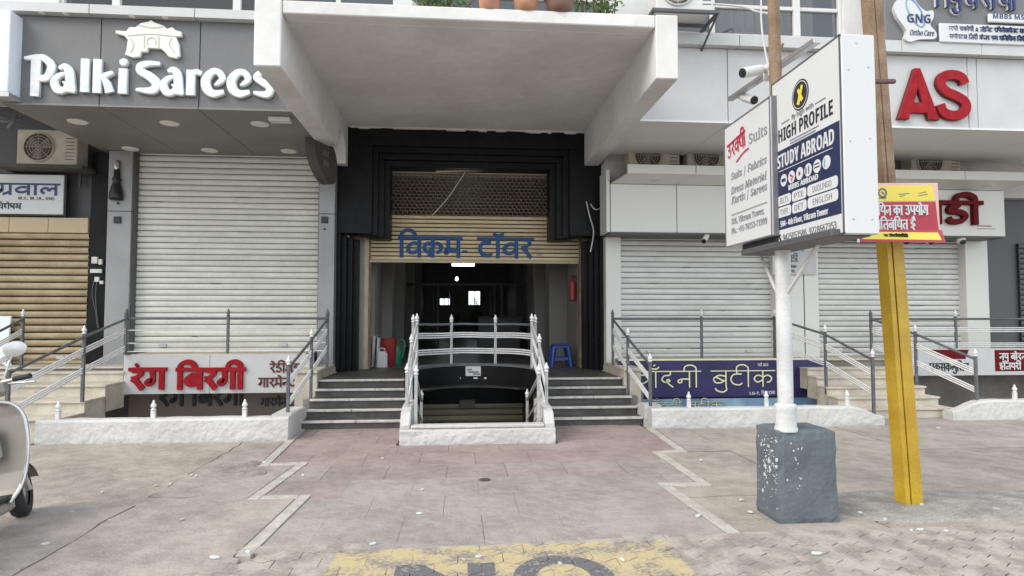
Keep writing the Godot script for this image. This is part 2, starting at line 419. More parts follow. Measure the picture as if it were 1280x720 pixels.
func make_materials():
	var n1 = bumps(0.02, 3, 3.0); var n2 = bumps(0.05, 9, 3.0)
	mat("concrete", Color(.3, .28, .25), .88, duo(Color(.235, .208, .182), Color(.4, .356, .315), [[3.0, 5, .4], [14.0, 4, .35], [140.0, 3, .4]], 11, 1024, .035, Color(.13, .12, .11), 2.1), .28, n2, .5)
	tinted("concrete_b", "concrete", Color(.975, .975, .98)); tinted("concrete_c", "concrete", Color(1.0, .995, .985))
	mat("tile_pink", Color(.3, .25, .24), .85, duo(Color(.24, .205, .186), Color(.375, .326, .303), [[3.0, 5, .4], [16.0, 4, .35], [140.0, 3, .4]], 21, 1024, .035, Color(.16, .14, .13), 2.1), .33, n2, .45)
	tinted("tile_pink_b", "tile_pink", Color(.97, .95, .955)); tinted("tile_pink_c", "tile_pink", Color(1.0, 1.01, 1.0)); tinted("tile_pink_d", "tile_pink", Color(.98, 1.0, 1.0))
	tinted("tile_rose", "tile_pink", Color(.985, .945, .945)); tinted("tile_rose_b", "tile_pink", Color(.965, .915, .92))
	mat("strip", Color(.5, .47, .42), .85, duo(Color(.34, .318, .28), Color(.54, .51, .46), [[8.0, 5, .6], [60.0, 3, .4]], 31, 256, .01, Color(.15, .14, .12), 1.6), .6)
	mat("soil", Color(.1, .09, .075), .95, duo(Color(.13, .115, .097), Color(.25, .225, .2), [[8.0, 5, .6], [60.0, 3, .4]], 33, 256, .03, Color(.05, .05, .045), 1.5), .8, n2, 1.2)
	mat("damp", Color(.2, .18, .16), .8, duo(Color(.17, .15, .13), Color(.34, .31, .28), [[5.0, 5, .6], [60.0, 3, .4]], 34, 256, .03, Color(.1, .09, .08), 1.8), .7, n2, .8)
	mat("rough_concrete", Color(.3, .28, .25), .95, duo(Color(.2, .185, .165), Color(.38, .355, .325), [[5.0, 5, .5], [50.0, 4, .5]], 36, 512, .05, Color(.12, .11, .1), 2.0), .8, n2, 1.3)
	mat("whitewash", Color(.7, .7, .68), .85, duo(Color(.46, .45, .43), Color(.62, .618, .61), [[2.0, 5, .5], [34.0, 5, .25], [140.0, 3, .25]], 41, 512, .01, Color(.3, .29, .27), 1.5), .35, n2, .7)
	mat("white_wall", Color(.72, .72, .71), .75, duo(Color(.56, .555, .545), Color(.69, .69, .68), [[3.0, 4, .7], [30.0, 3, .3]], 43, 512, .001, Color(.3, .3, .3), 1.3), .25)
	mat("canopy_plaster", Color(.7, .7, .69), .8, duo(Color(.62, .61, .59), Color(.76, .755, .745), [[2.5, 5, .7], [20.0, 4, .3]], 47, 512, .0006, Color(.25, .22, .2), 1.5), .22, n1, .35)
	mat("white_panel", Color(.66, .665, .655), .4, duo(Color(.48, .485, .48), Color(.55, .555, .55), [[3.0, 4, .7], [30.0, 3, .3]], 49, 256, .001, Color(.35, .35, .33), 1.2), .3)
	mat("cream_panel", Color(.7, .7, .66), .4); mat("white_soffit", Color(.7, .7, .68), .6)
	mat("grey_panel", Color(.15, .15, .152), .38, duo(Color(.135, .135, .137), Color(.165, .165, .168), [[3.0, 4, .7], [40.0, 3, .3]], 51, 256, .001, Color(.3, .3, .3), 1.2), .3)
	mat("grey_soffit", Color(.17, .165, .155), .5, duo(Color(.18, .176, .164), Color(.235, .23, .216), [[3.0, 4, .7], [40.0, 3, .3]], 53, 256, 0.0, Color(), 1.2), .3)
	mat("silver_panel", Color(.3, .3, .3), .42, duo(Color(.26, .262, .265), Color(.34, .34, .342), [[3.0, 4, .7], [40.0, 3, .3]], 55, 256, 0.0, Color(), 1.2), .35, null, 1.0, .25)
	mat("dark_grey", Color(.09, .09, .095), .5)
	mat("dark_wall", Color(.07, .066, .06), .75, duo(Color(.05, .047, .042), Color(.1, .095, .088), [[4.0, 5, .7], [40.0, 3, .3]], 57, 256, .004, Color(.15, .14, .13), 1.4), .4)
	mat("well_wall", Color(.22, .205, .185), .85, duo(Color(.16, .148, .13), Color(.27, .252, .228), [[4.0, 5, .7], [40.0, 3, .3]], 58, 256, .004, Color(.1, .09, .08), 1.6), .4)
	mat("joint", Color(.03, .03, .03), .9)
	mat("granite", Color(.014, .014, .015), .42, duo(Color(.005, .005, .0055), Color(.014, .014, .015), [[6.0, 4, .5], [90.0, 3, .5]], 61, 512, .02, Color(.06, .06, .065), 1.6), .6)
	M["granite"].metallic_specular = .3
	mat("granite_step", Color(.06, .06, .06), .5, duo(Color(.035, .034, .033), Color(.095, .092, .087), [[5.0, 5, .6], [70.0, 3, .4]], 63, 512, .04, Color(.22, .22, .22), 1.6), .5)
	mat("worn_edge", Color(.4, .39, .37), .7, duo(Color(.36, .35, .33), Color(.62, .61, .58), [[12.0, 5, .6], [80.0, 3, .4]], 65, 512, .02, Color(.1, .1, .1), 1.8), .5)
	mat("step_top", Color(.17, .165, .155), .6, duo(Color(.12, .117, .11), Color(.24, .235, .225), [[6.0, 5, .6], [80.0, 3, .4]], 67, 512, .02, Color(.05, .05, .05), 1.5), .5)
	mat("beige_stone", Color(.42, .38, .3), .75, duo(Color(.42, .375, .3), Color(.62, .575, .485), [[6.0, 5, .6], [60.0, 3, .4]], 69, 512, .01, Color(.2, .18, .14), 1.6), .5)
	mat("beige_stone_dark", Color(.3, .27, .22), .8, duo(Color(.2, .175, .14), Color(.36, .325, .27), [[6.0, 5, .6], [60.0, 3, .4]], 71, 256, .01, Color(.1, .09, .07), 1.6), .5)
	mat("shutter_white", Color(.68, .68, .64), .45, duo(Color(.6, .595, .54), Color(.8, .8, .75), [[2.5, 5, .5], [12.0, 5, .3], [70.0, 4, .25]], 73, 512, .001, Color(.3, .29, .25), 1.6), .3)
	mat("shutter_white_b", Color(.63, .63, .61), .45, duo(Color(.6, .597, .57), Color(.78, .78, .76), [[2.5, 5, .5], [12.0, 5, .3], [70.0, 4, .25]], 74, 512, .001, Color(.3, .29, .25), 1.6), .3)
	mat("shutter_tan", Color(.42, .33, .2), .5, duo(Color(.3, .225, .13), Color(.5, .4, .26), [[4.0, 5, .6], [50.0, 4, .4]], 75, 512, .004, Color(.1, .07, .04), 1.8), .4)
	mat("shutter_entrance", Color(.56, .45, .27), .5, duo(Color(.56, .44, .26), Color(.74, .62, .42), [[4.0, 5, .6], [50.0, 4, .4]], 77, 512, .004, Color(.2, .14, .07), 1.6), .4)
	mat("shutter_olive", Color(.46, .43, .3), .6)
	mat("tan_tile", Color(.5, .4, .26), .45)
	mat("jamb", Color(.47, .41, .29), .6, duo(Color(.38, .325, .22), Color(.54, .48, .35), [[4.0, 5, .6], [50.0, 4, .4]], 79, 256, .004, Color(.2, .14, .07), 1.6), .5)
	mat("grille", Color(.17, .12, .075), .6, null, 1.0, null, 1.0, .3)
	mat("letter_white", Color(.8, .82, .82), .25, duo(Color(.66, .7, .71), Color(.86, .87, .87), [[6.0, 3, .8], [40.0, 3, .2]], 81, 256, 0.0, Color(), 1.8), .8, null, 1.0, .25)
	mat("letter_side", Color(.42, .42, .42), .35, null, 1.0, null, 1.0, .4)
	mat("emblem", Color(.74, .74, .69), .4)
	mat("emblem_line", Color(.5, .48, .4), .5)
	mat("red_letter", Color(.42, .02, .03), .5, duo(Color(.25, .008, .013), Color(.34, .016, .023), [[8.0, 4, .7], [60.0, 3, .3]], 83, 256, .0015, Color(.6, .3, .28), 1.6), .7); M["red_letter"].metallic_specular = .25
	mat("red_dark", Color(.1, .012, .016), .55)
	mat("red_sari", Color(.13, .006, .01), .6); M["red_sari"].metallic_specular = .25
	mat("sign_white", Color(.62, .635, .645), .4); mat("sign_bluewhite", Color(.74, .8, .86), .35)
	mat("ink", Color(.02, .02, .025), .6); mat("ink_grey", Color(.16, .16, .18), .6); mat("ink_pale", Color(.27, .28, .31), .6); mat("ink_blue", Color(.015, .03, .12), .5); mat("ink_red", Color(.5, .02, .06), .5)
	mat("navy", Color(.022, .03, .085), .4); mat("navy_text", Color(.04, .06, .16), .5)
	mat("paint_blue", Color(.012, .07, .2), .6)
	mat("purple", Color(.055, .025, .19), .35, duo(Color(.012, .014, .07), Color(.036, .024, .12), [[2.0, 3, 1.0]], 85, 256, 0.0, Color(), 1.6), .4)
	mat("banner_blue", Color(.16, .3, .5), .4, duo(Color(.1, .2, .38), Color(.3, .48, .6), [[3.0, 3, 1.0]], 86, 256, 0.0, Color(), 1.4), .5)
	mat("cream_text", Color(.74, .72, .5), .5)
	mat("rail_grey", Color(.1, .105, .115), .45, duo(Color(.07, .075, .083), Color(.14, .145, .155), [[8.0, 4, .6], [60.0, 3, .4]], 87, 256, .004, Color(.35, .35, .35), 1.6), .8)
	mat("rail_white", Color(.6, .6, .6), .4, duo(Color(.58, .58, .58), Color(.78, .78, .78), [[10.0, 4, .6], [60.0, 3, .4]], 88, 256, .01, Color(.15, .14, .13), 1.6), .9)
	mat("rail_mid", Color(.4, .4, .4), .45, duo(Color(.3, .3, .3), Color(.5, .5, .5), [[10.0, 4, .6], [60.0, 3, .4]], 90, 256, .01, Color(.15, .14, .13), 1.6), .9)
	mat("steel", Color(.55, .55, .56), .3, null, 1.0, null, 1.0, .75)
	mat("pole_white", Color(.7, .71, .71), .45, duo(Color(.48, .485, .485), Color(.68, .685, .685), [[4.0, 5, .6], [40.0, 3, .4]], 89, 256, .004, Color(.3, .25, .2), 1.6), .7)
	mat("yellow_paint", Color(.52, .33, .02), .45, duo(Color(.42, .255, .012), Color(.58, .385, .03), [[4.0, 5, .6], [50.0, 3, .4]], 91, 256, .005, Color(.2, .11, .03), 1.6), .7)
	mat("rust_brown", Color(.26, .18, .115), .75, duo(Color(.17, .105, .062), Color(.33, .245, .165), [[4.0, 5, .6], [50.0, 3, .4]], 93, 256, .01, Color(.08, .04, .02), 1.8), .7)
	mat("block_grey", Color(.13, .16, .18), .75, duo(Color(.085, .105, .12), Color(.135, .16, .178), [[4.0, 5, .6], [50.0, 3, .4]], 95, 512, .002, Color(.55, .56, .56), 1.5), .8, n2, .5)
	mat("chipped", Color(.55, .56, .56), .85)
	mat("board_yellow", Color(.72, .6, .08), .4); mat("board_red", Color(.4, .035, .06), .55); mat("board_border", Color(.68, .45, .4), .5)
	mat("ac_beige", Color(.5, .46, .38), .5, duo(Color(.42, .38, .3), Color(.55, .51, .43), [[4.0, 5, .6], [50.0, 3, .4]], 97, 256, .004, Color(.2, .17, .12), 1.5), .8)
	mat("ac_white", Color(.62, .62, .6), .5); mat("black_plastic", Color(.015, .015, .016), .4); mat("rubber", Color(.022, .022, .023), .75)
	mat("terracotta", Color(.5, .25, .16), .75, duo(Color(.4, .19, .115), Color(.58, .32, .21), [[6.0, 5, .7], [60.0, 3, .3]], 99, 256, .006, Color(.6, .55, .5), 1.6), .9)
	mat("dark_pot", Color(.2, .11, .08), .7)
	mat("leaf", Color(.07, .12, .035), .6); mat("leaf_b", Color(.1, .16, .05), .6); mat("twig", Color(.12, .08, .05), .85)
	for k in ["leaf", "leaf_b"]:
		M[k].backlight_enabled = true; M[k].backlight = srgb(.04, .07, .015)
	mat("green_plastic", Color(.02, .22, .13), .4); mat("red_plastic", Color(.3, .03, .03), .4); mat("blue_plastic", Color(.03, .07, .28), .35); mat("white_plastic", Color(.62, .62, .6), .4)
	mat("scooter_body", Color(.27, .25, .22), .5, null, 1.0, null, 1.0, .15)
	mat("room_dark", Color(.05, .05, .052), .8); mat("curtain", Color(.42, .39, .35), .85)
	mat("corridor_wall", Color(.26, .25, .235), .6); mat("corridor_floor", Color(.12, .12, .115), .35)
	mat("board_brown", Color(.2, .17, .14), .7)
	var g := mat("glass", Color(.3, .36, .4), .03); g.albedo_color = Color(.22, .26, .3, .3); g.transparency = BaseMaterial3D.TRANSPARENCY_ALPHA; g.metallic_specular = .9
	var lamp := mat("downlight", Color(.8, .78, .72), .5)
	var tl := mat("tube_glow", Color(.9, .9, .9), .4); tl.emission_enabled = true; tl.emission = Color(.95, .98, 1); tl.emission_energy_multiplier = 2.5

# ---------------------------------------------------------------- ground
var ZL := [Vector2(-2.24, -9.42), Vector2(-2.1, -7.16), Vector2(-1.7, -7.2), Vector2(-1.8, -5.87), Vector2(-1.37, -5.87), Vector2(-1.44, -4.46)]
var ZR := [Vector2(2.76, -9.05), Vector2(2.68, -7.5), Vector2(2.36, -7.42), Vector2(2.36, -5.98), Vector2(1.97, -6.0), Vector2(2.04, -4.63)]

func clip_piece(parent, called, rect: PackedVector2Array, region: PackedVector2Array, holes: Array, m, joint: float, dy := 0.0):
	var parts: Array = Geometry2D.intersect_polygons(rect, region)
	for h in holes:
		var nx: Array[PackedVector2Array] = []
		for p in parts: nx.append_array(Geometry2D.clip_polygons(p, h))
		parts = nx
	for p in parts:
		for q in Geometry2D.offset_polygon(p, -joint, Geometry2D.JOIN_MITER):
			if Geometry2D.is_polygon_clockwise(q): continue
			var a := 0.0
			for i in q.size(): a += q[i].cross(q[(i + 1) % q.size()])
			if absf(a) < 0.01: continue
			var st := mb(); slab(st, q, -0.06, dy, 0.006 if joint > .0018 else .0025)
			obj(called, st, m, parent)
var jag := FastNoiseLite.new()
func jagged(x0: float, z0: float, x1: float, z1: float, amp: float) -> PackedVector2Array:
	jag.frequency = 1.1; jag.fractal_octaves = 4
	var c := [Vector2(x0, z0), Vector2(x1, z0), Vector2(x1, z1), Vector2(x0, z1)]
	var out := PackedVector2Array()
	for i in 4:
		var a: Vector2 = c[i]; var b: Vector2 = c[(i + 1) % 4]
		var n := clampi(int(a.distance_to(b) / .14), 1, 60)
		for k in n:
			var p := a.lerp(b, float(k) / n)
			out.append(p + Vector2(jag.get_noise_2d(p.x * 2.0, p.y * 2.0 + 31.0), jag.get_noise_2d(p.x * 2.0 + 57.0, p.y * 2.0)) * amp)
	return out
func rect2(x0, z0, x1, z1) -> PackedVector2Array:
	return PackedVector2Array([Vector2(x0, z0), Vector2(x1, z0), Vector2(x1, z1), Vector2(x0, z1)])

func build_ground():
	var st := mb()
	# bed under the paving, open at the light wells and the basement stair
	for r in [[-300, -4.62, 300, 300], [-300, -8.2, 300, -4.62], [-300, -8.75, -2.3, -8.2], [-2.3, -9.5, -.7, -8.2], [1.2, -9.5, 2.78, -8.2], [2.78, -9.2, 300, -8.2], [-300, -100, -16, -8.75], [16, -100, 300, -9.2], [-16, -100, 16, -36]]:
		slab(st, rect2(r[0], r[1], r[2], r[3]), -0.16, -0.03)
	var g = struct("ground", st, M["soil"])
	var well := rect2(-.78, -9.6, 1.27, -8.07)
	# central tiled apron between the zigzag bands
	var C := PackedVector2Array()
	for p in ZL: C.append(p + Vector2(.06, 0))
	for i in range(ZR.size() - 1, -1, -1): C.append(ZR[i] - Vector2(.06, 0))
	C[C.size() - 1].y = -9.42
	var mats := [M["tile_pink"], M["tile_pink_b"], M["tile_pink_c"], M["tile_pink_d"], M["tile_pink"]]
	var z := -9.42
	var row := 0
	while z < -4.5:
		var z1 := minf(z + .6, -4.6 if z > -5.2 else 0.0)
		if z1 > -4.75: z1 = -4.5
		var x := -2.6 + (0.0 if row % 2 == 0 else -.31)
		while x < 3.0:
			clip_piece(g, "paving_tile", jagged(x, z, x + .62, z1, .008), C, [well], mats[rng.randi() % 5] if z > -7.3 else [M["tile_rose"], M["tile_rose_b"]][rng.randi() % 2], rng.randf_range(.0004, .0016) if rng.randf() < .75 or z > -7.0 else rng.randf_range(.002, .004), rng.randf_range(-.002, .001) - (0.005 if z < -7.5 and rng.randf() < .2 else 0.0))
			x += .62
		z = z1; row += 1
	# pale zigzag bands
	for Zs in [ZL, ZR]:
		for i in Zs.size() - 1:
			var a: Vector2 = Zs[i]; var b: Vector2 = Zs[i + 1]
			var d := (b - a).normalized(); var n := Vector2(-d.y, d.x) * .05
			if i % 2 == 0:
				a += d * -.05 if i > 0 else Vector2(); b += d * .05 if i < Zs.size() - 2 else Vector2()
			else:
				a += d * .054; b -= d * .054
			var s2 := mb(); slab(s2, [a + n, b + n, b - n, a - n], -.06, .006, .004); obj("border_strip", s2, M["strip"], g)
	# poured concrete slabs left and right
	var Lp := PackedVector2Array([Vector2(-40, -8.75), Vector2(-5.4, -8.75), Vector2(-5.4, -8.525), Vector2(-4.9, -8.54), Vector2(-4.5, -8.52), Vector2(-4.1, -8.53), Vector2(-3.7, -8.505), Vector2(-3.3, -8.52), Vector2(-3.0, -8.5), Vector2(-2.6, -8.53), Vector2(-2.25, -8.53)])
	for i in range(1, ZL.size()): Lp.append(ZL[i] - Vector2(.06, 0))
	Lp.append_array([Vector2(-1.44, -4.42), Vector2(-1.43, -4.185), Vector2(-2.12, -4.185), Vector2(-2.12, -3.5), Vector2(-40, -3.5)])
	var cm := [M["concrete"], M["concrete_b"], M["concrete_c"]]
	var xs := [-40.0, -24.0, -14.0, -9.6, -6.3, -2.76, -1.0]; var zs := [-8.75, -5.72, -3.5]
	for i in xs.size() - 1:
		for j in zs.size() - 1:
			var sl := .05
			if i == 5: # narrow strip between joint and band broken into short slabs
				for zz in [[-8.75, -7.3], [-7.3, -5.95], [-5.95, -3.5]]:
					if j == 0: clip_piece(g, "concrete_slab", jagged(xs[i], zz[0], xs[i + 1], zz[1], .045), Lp, [], cm[rng.randi() % 3], .005, rng.randf_range(-.006, .002))
			else:
				clip_piece(g, "concrete_slab", jagged(xs[i], zs[j], xs[i + 1], zs[j + 1], .045), Lp, [], cm[rng.randi() % 3], .004, rng.randf_range(-.005, .002))
	var Rp := PackedVector2Array()
	for p in ZR: Rp.append(p + Vector2(.06, 0))
	Rp[0].y = -9.03
	Rp.append_array([Vector2(2.1, -4.64), Vector2(40, -4.64), Vector2(40, -9.75), Vector2(6.4, -9.75), Vector2(6.4, -9.06), Vector2(6.0, -9.03), Vector2(5.5, -9.0), Vector2(5.0, -9.03), Vector2(4.5, -9.01), Vector2(4.1, -9.04), Vector2(3.6, -9.0), Vector2(3.1, -9.03)])
	for a in [[1.9, -10, 3.28, -7.45], [3.28, -10, 5.52, -7.35], [5.52, -10, 9.2, -7.35], [9.2, -10, 16, -6.2], [16, -10, 40, -6.2], [1.9, -7.45, 3.28, -5.6], [3.28, -7.35, 5.52, -5.5], [5.52, -7.35, 9.2, -5.5], [9.2, -6.2, 40, -4.6], [1.9, -5.6, 3.28, -4.6], [3.28, -5.5, 5.6, -4.6], [5.6, -5.5, 9.2, -4.6]]:
		clip_piece(g, "concrete_slab", jagged(a[0], a[1], a[2], a[3], .045), Rp, [], cm[rng.randi() % 3], rng.randf_range(.006, .013), rng.randf_range(-.012, .002))
	build_pavers()
	# street sheet in front of the pavers and behind the camera
	st = mb(); slab(st, rect2(-60, -3.5, 60, 60), -.03, -.004)
	struct("street", st, M["concrete_b"])
	# damp earth in a broken corner of the slab left of the band, rough concrete round the yellow post
	rough_patch("earth_patch", [Vector2(-2.6, -7.3), Vector2(-2.42, -7.22), Vector2(-2.3, -7.36), Vector2(-2.18, -7.3), Vector2(-2.16, -7.05), Vector2(-2.02, -6.95), Vector2(-1.95, -6.72), Vector2(-2.12, -6.66), Vector2(-2.2, -6.82), Vector2(-2.4, -6.78), Vector2(-2.5, -6.95), Vector2(-2.68, -7.0)], .003, .006, M["damp"])
	rough_patch("concrete_patch", [Vector2(3.02, -5.42), Vector2(3.6, -5.62), Vector2(4.3, -5.58), Vector2(5.2, -5.5), Vector2(6.4, -5.3), Vector2(6.2, -4.85), Vector2(4.9, -4.78), Vector2(4.2, -4.72), Vector2(3.8, -4.74), Vector2(3.5, -4.72), Vector2(3.2, -4.9)], .006, .04, M["rough_concrete"] if M.has("rough_concrete") else M["concrete_b"])

func rough_patch(called, outline: Array, edge: float, mid: float, m):
	var ol := smoothed(outline + [outline[0]], 7); ol.pop_back()
	var c := Vector2()
	for p in ol: c += p / ol.size()
	var rings := [1.0, .93, .8, .6, .4, .2]
	var nz := FastNoiseLite.new(); nz.frequency = 3.0; nz.seed = 5
	var P := []
	for ri in rings.size():
		for i in ol.size():
			var q: Vector2 = c.lerp(ol[i], rings[ri])
			if ri == 0: q = c.lerp(ol[i], 1.0 + .05 * nz.get_noise_2d(q.x * 4, q.y * 4))
			P.append(Vector3(q.x, -.005 if ri == 0 else edge + (mid - edge) * sqrt(1.0 - rings[ri]) + nz.get_noise_2d(q.x * 3, q.y * 3) * .008, q.y))
	var st := mb(); st.set_smooth_group(0)
	var n := ol.size()
	for ri in rings.size() - 1:
		for i in n:
			var a := ri * n + i; var b := ri * n + (i + 1) % n
			for t in [[a, b, a + n], [b, b + n, a + n]]:
				tri(st, P[t[0]], P[t[1]], P[t[2]], Vector3.UP)
	var last := (rings.size() - 1) * n
	for i in n: tri(st, P[last + i], P[last + (i + 1) % n], Vector3(c.x, mid, c.y), Vector3.UP)
	struct(called, st, m)

func build_pavers():
	var X0 := -2.1; var Z0 := -4.66; var W := 6.8; var D := 1.2
	var IW := 2048; var IH := 362
	var n1 := FastNoiseLite.new(); n1.frequency = .012; n1.seed = 4; n1.fractal_octaves = 5
	var n2 := FastNoiseLite.new(); n2.frequency = .08; n2.seed = 8; n2.fractal_octaves = 4
	var r := RandomNumberGenerator.new(); r.seed = 12
	var bytes := PackedByteArray(); bytes.resize(IW * IH * 3)
	for j in IH:
		var z := Z0 + D * j / IH
		for i in IW:
			var x := X0 + W * i / IW
			var a := n1.get_noise_2d(i, j); var b := n2.get_noise_2d(i, j)
			var c := Color(.41, .365, .32).lerp(Color(.25, .222, .195), clampf(.5 + a * 1.2 + b * .5, 0, 1))
			if r.randf() < .01: c = c * .6
			# worn yellow field with dark letters N O
			if x > -.82 + b * .05 and x < 1.48 + b * .06 and z > -4.5 + a * .06:
				var wear := a * .9 + b * 1.1
				var dark := false
				var u := x; var v := z
				if v > -4.215 and v < -3.6:
					var w := (v + 4.215) / .62
					if u > -.4 and u < -.235 or u > .06 and u < .235: dark = true
					var dx := -.36 + w * .5
					if absf(u - dx - .03) < .1 and u > -.4 and u < .235: dark = true
				var e := Vector2((u - .655) / .315, (v + 3.95) / .35)
				var e2 := Vector2((u - .655) / .165, (v + 3.95) / .2)
				if e.length() < 1.0 and e2.length() > 1.0: dark = true
				if dark:
					if wear < .42: c = c.lerp(Color(.075, .085, .1), .82)
				elif wear < .34: c = c.lerp(Color(.5, .4, .18), clampf(.55 - wear * 1.1, .12, .75))
			c = c.linear_to_srgb()
			var k := (j * IW + i) * 3
			bytes[k] = int(clampf(c.r, 0, 1) * 255); bytes[k + 1] = int(clampf(c.g, 0, 1) * 255); bytes[k + 2] = int(clampf(c.b, 0, 1) * 255)
	var m := StandardMaterial3D.new(); m.resource_name = "paver"; m.roughness = .88
	m.albedo_texture = ImageTexture.create_from_image(Image.create_from_data(IW, IH, false, Image.FORMAT_RGB8, bytes))
	var bed := mb(); slab(bed, rect2(X0 - .3, Z0 + .02, X0 + W + .4, -3.5), -.03, -.022)
	var g = struct("paving", bed, M["damp"])
	# interlocking zigzag pavers
	var pw := .3; var ph := .15
	var rows := int(ceil(1.16 / ph)); var cols := 23
	for j in rows:
		for i in cols:
			var x := X0 + pw * i + (pw * .5 if j % 2 else 0.0); var z := -4.65 + ph * j
			if x < -1.5 and z < -4.28: continue
			var zz := .026
			var top := []; var bot := []
			for k in 5:
				var t := k / 4.0
				var off := zz if k % 2 else -zz
				top.append(Vector2(x + pw * t + rng.randf_range(-.003, .003), z + off)); bot.append(Vector2(x + pw * t + rng.randf_range(-.003, .003), z + ph + off))
			if j == 0:
				for k in 5: top[k].y = z + .01
			bot.reverse()
			var poly := PackedVector2Array(top + bot)
			var rr := Geometry2D.offset_polygon(poly, -(rng.randf_range(.0003, .0011) if rng.randf() < .85 else rng.randf_range(.0015, .003)), Geometry2D.JOIN_MITER)
			if rr.size() != 1: continue
			for v in rr[0].size(): rr[0][v].y = z + ph * .5 + (rr[0][v].y - z - ph * .5) * rng.randf_range(.945, .985)
			var st := mb(); slab(st, rr[0], -.05, rng.randf_range(-.003, .002), .002)
			var mesh := st.commit(); var arr := mesh.surface_get_arrays(0)
			var uv := PackedVector2Array()
			for v in arr[Mesh.ARRAY_VERTEX]: uv.append(Vector2((v.x - X0) / W, (v.z - Z0) / D))
			arr[Mesh.ARRAY_TEX_UV] = uv
			var am := ArrayMesh.new(); am.add_surface_from_arrays(Mesh.PRIMITIVE_TRIANGLES, arr)
			node("paver", am, m, g)
# ---------------------------------------------------------------- building
const ZF := -9.35      # face of the upper fascias
const ZS := -12.0      # plane of the shop shutters
const ZP := -11.2      # edge of the raised shop platforms

func build_building():
	var b = thing("commercial_building", "white and grey commercial building with shuttered shops and black granite entrance", "building", Vector3(0, 0, -12))
	var o := Transform3D(Basis(), Vector3(0, 0, 12))   # parts are given in street coordinates
	var P := func(called, lo, hi, m, bev := 0.0): return part_box(called, lo, hi, M[m], b, bev, o)
	# storey slab above the shops and upper wall with its window band
	P.call("storey_slab", Vector3(-6.43, 4.72, -9.62), Vector3(-2.43, 5.98, -36), "white_wall")
	P.call("storey_slab", Vector3(-15, 5.5, -9.62), Vector3(-6.43, 5.98, -36), "white_wall")
	P.call("storey_slab", Vector3(2.72, 4.72, -9.62), Vector3(15, 5.98, -36), "white_wall")
	P.call("storey_slab", Vector3(-2.43, 5.36, -9.62), Vector3(2.72, 5.98, -36), "white_wall")
	P.call("storey_slab", Vector3(-2.43, 4.72, -12.5), Vector3(2.72, 5.36, -36), "white_wall")
	P.call("spandrel", Vector3(-15, 5.98, -9.6), Vector3(15, 6.12, -9.9), "white_wall")
	P.call("upper_wall", Vector3(-15, 7.7, -9.6), Vector3(15, 11.0, -9.9), "white_wall")
	P.call("roof", Vector3(-15, 11.0, -9.6), Vector3(15, 11.2, -36), "white_wall")
	P.call("end_wall", Vector3(-15, 5.98, -9.9), Vector3(-14.7, 11, -36), "white_wall")
	P.call("end_wall", Vector3(14.7, 5.98, -9.9), Vector3(15, 11, -36), "white_wall")
	P.call("room_back", Vector3(-14.7, 5.98, -12.5), Vector3(14.7, 11, -12.7), "white_wall")
	var xs := []
	for p in [[-15.0, pz(73, 5, -9.6).x], [pz(495, 3, -9.6).x, pz(516, 3, -9.6).x], [pz(762, 5, -9.6).x, pz(812, 5, -9.6).x], [pz(1054, 20, -9.6).x, 15.0]]:
		P.call("pier", Vector3(p[0], 6.12, -9.6), Vector3(p[1], 7.7, -9.9), "white_wall"); xs.append(p)
	# windows: frames and panes between the piers
	for w in [[xs[0][1], xs[1][0], [140, 150, 291, 301, 420]], [xs[1][1], xs[2][0], [600, 690]], [xs[2][1], xs[3][0], [888, 966, 992, 1000]]]:
		var x0: float = w[0]; var x1: float = w[1]
		var st := mb()
		box(st, Vector3(x0, 6.12, -9.64), Vector3(x1, 6.17, -9.74), .006, o); box(st, Vector3(x0, 7.65, -9.64), Vector3(x1, 7.7, -9.74), .006, o)
		box(st, Vector3(x0, 6.17, -9.641), Vector3(x0 + .05, 7.65, -9.741), .006, o); box(st, Vector3(x1 - .05, 6.17, -9.641), Vector3(x1, 7.65, -9.741), .006, o)
		var cuts := [x0 + .05]
		var i := 0
		while i < w[2].size():
			var a = pz(w[2][i], 10, -9.65).x
			var c = a + .07
			if w[2].size() > 2 and i + 1 < w[2].size() and w[2][i + 1] - w[2][i] < 13:
				c = pz(w[2][i + 1], 10, -9.65).x; i += 1
			box(st, Vector3(a, 6.17, -9.642), Vector3(c, 7.65, -9.742), .006, o)
			cuts.append_array([a, c]); i += 1
		cuts.append(x1 - .05)
		box(st, Vector3(x0 + .05, 6.6, -9.66), Vector3(x1 - .05, 6.66, -9.73), .005, o)
		var win = obj("window", st, M["white_plastic"], b)
		for k in range(0, cuts.size() - 1, 2):
			part_box("pane", Vector3(cuts[k], 6.16, -9.7), Vector3(cuts[k + 1], 7.66, -9.706), M["glass"], win, 0.0, o)
	# curtains in the right-hand window
	var cst := mb()
	var cx0: float = pz(888, 20, -9.9).x
	var pts := []
	for k in 60: pts.append(Vector2(cx0 + k * .03, -9.95 + sin(k * 1.1) * .04))
	for k in 59:
		quad(cst, o * Vector3(pts[k].x, 6.1, pts[k].y), o * Vector3(pts[k + 1].x, 6.1, pts[k + 1].y), o * Vector3(pts[k + 1].x, 7.7, pts[k + 1].y), o * Vector3(pts[k].x, 7.7, pts[k].y), Vector3(0, 0, 1))
	obj("curtain", cst, M["curtain"], b)
	# ground storey: walls behind the shops, columns
	P.call("shop_wall", Vector3(-15, -2.0, -12.12), Vector3(-2.62, 5.5, -12.5), "dark_grey")
	P.call("shop_wall", Vector3(2.95, -2.0, -12.12), Vector3(15, 4.72, -12.5), "white_wall")
	var cl = P.call("column", Vector3(pz(133, 300, -11.8).x, .6, -11.8), Vector3(pz(163, 300, -11.8).x, 4.6, -12.12), "silver_panel", .006)
	P.call("column_joint", Vector3(pz(132.5, 300, -11.8).x, 3.5, -11.795), Vector3(pz(163.5, 300, -11.8).x, 3.512, -11.9), "joint")
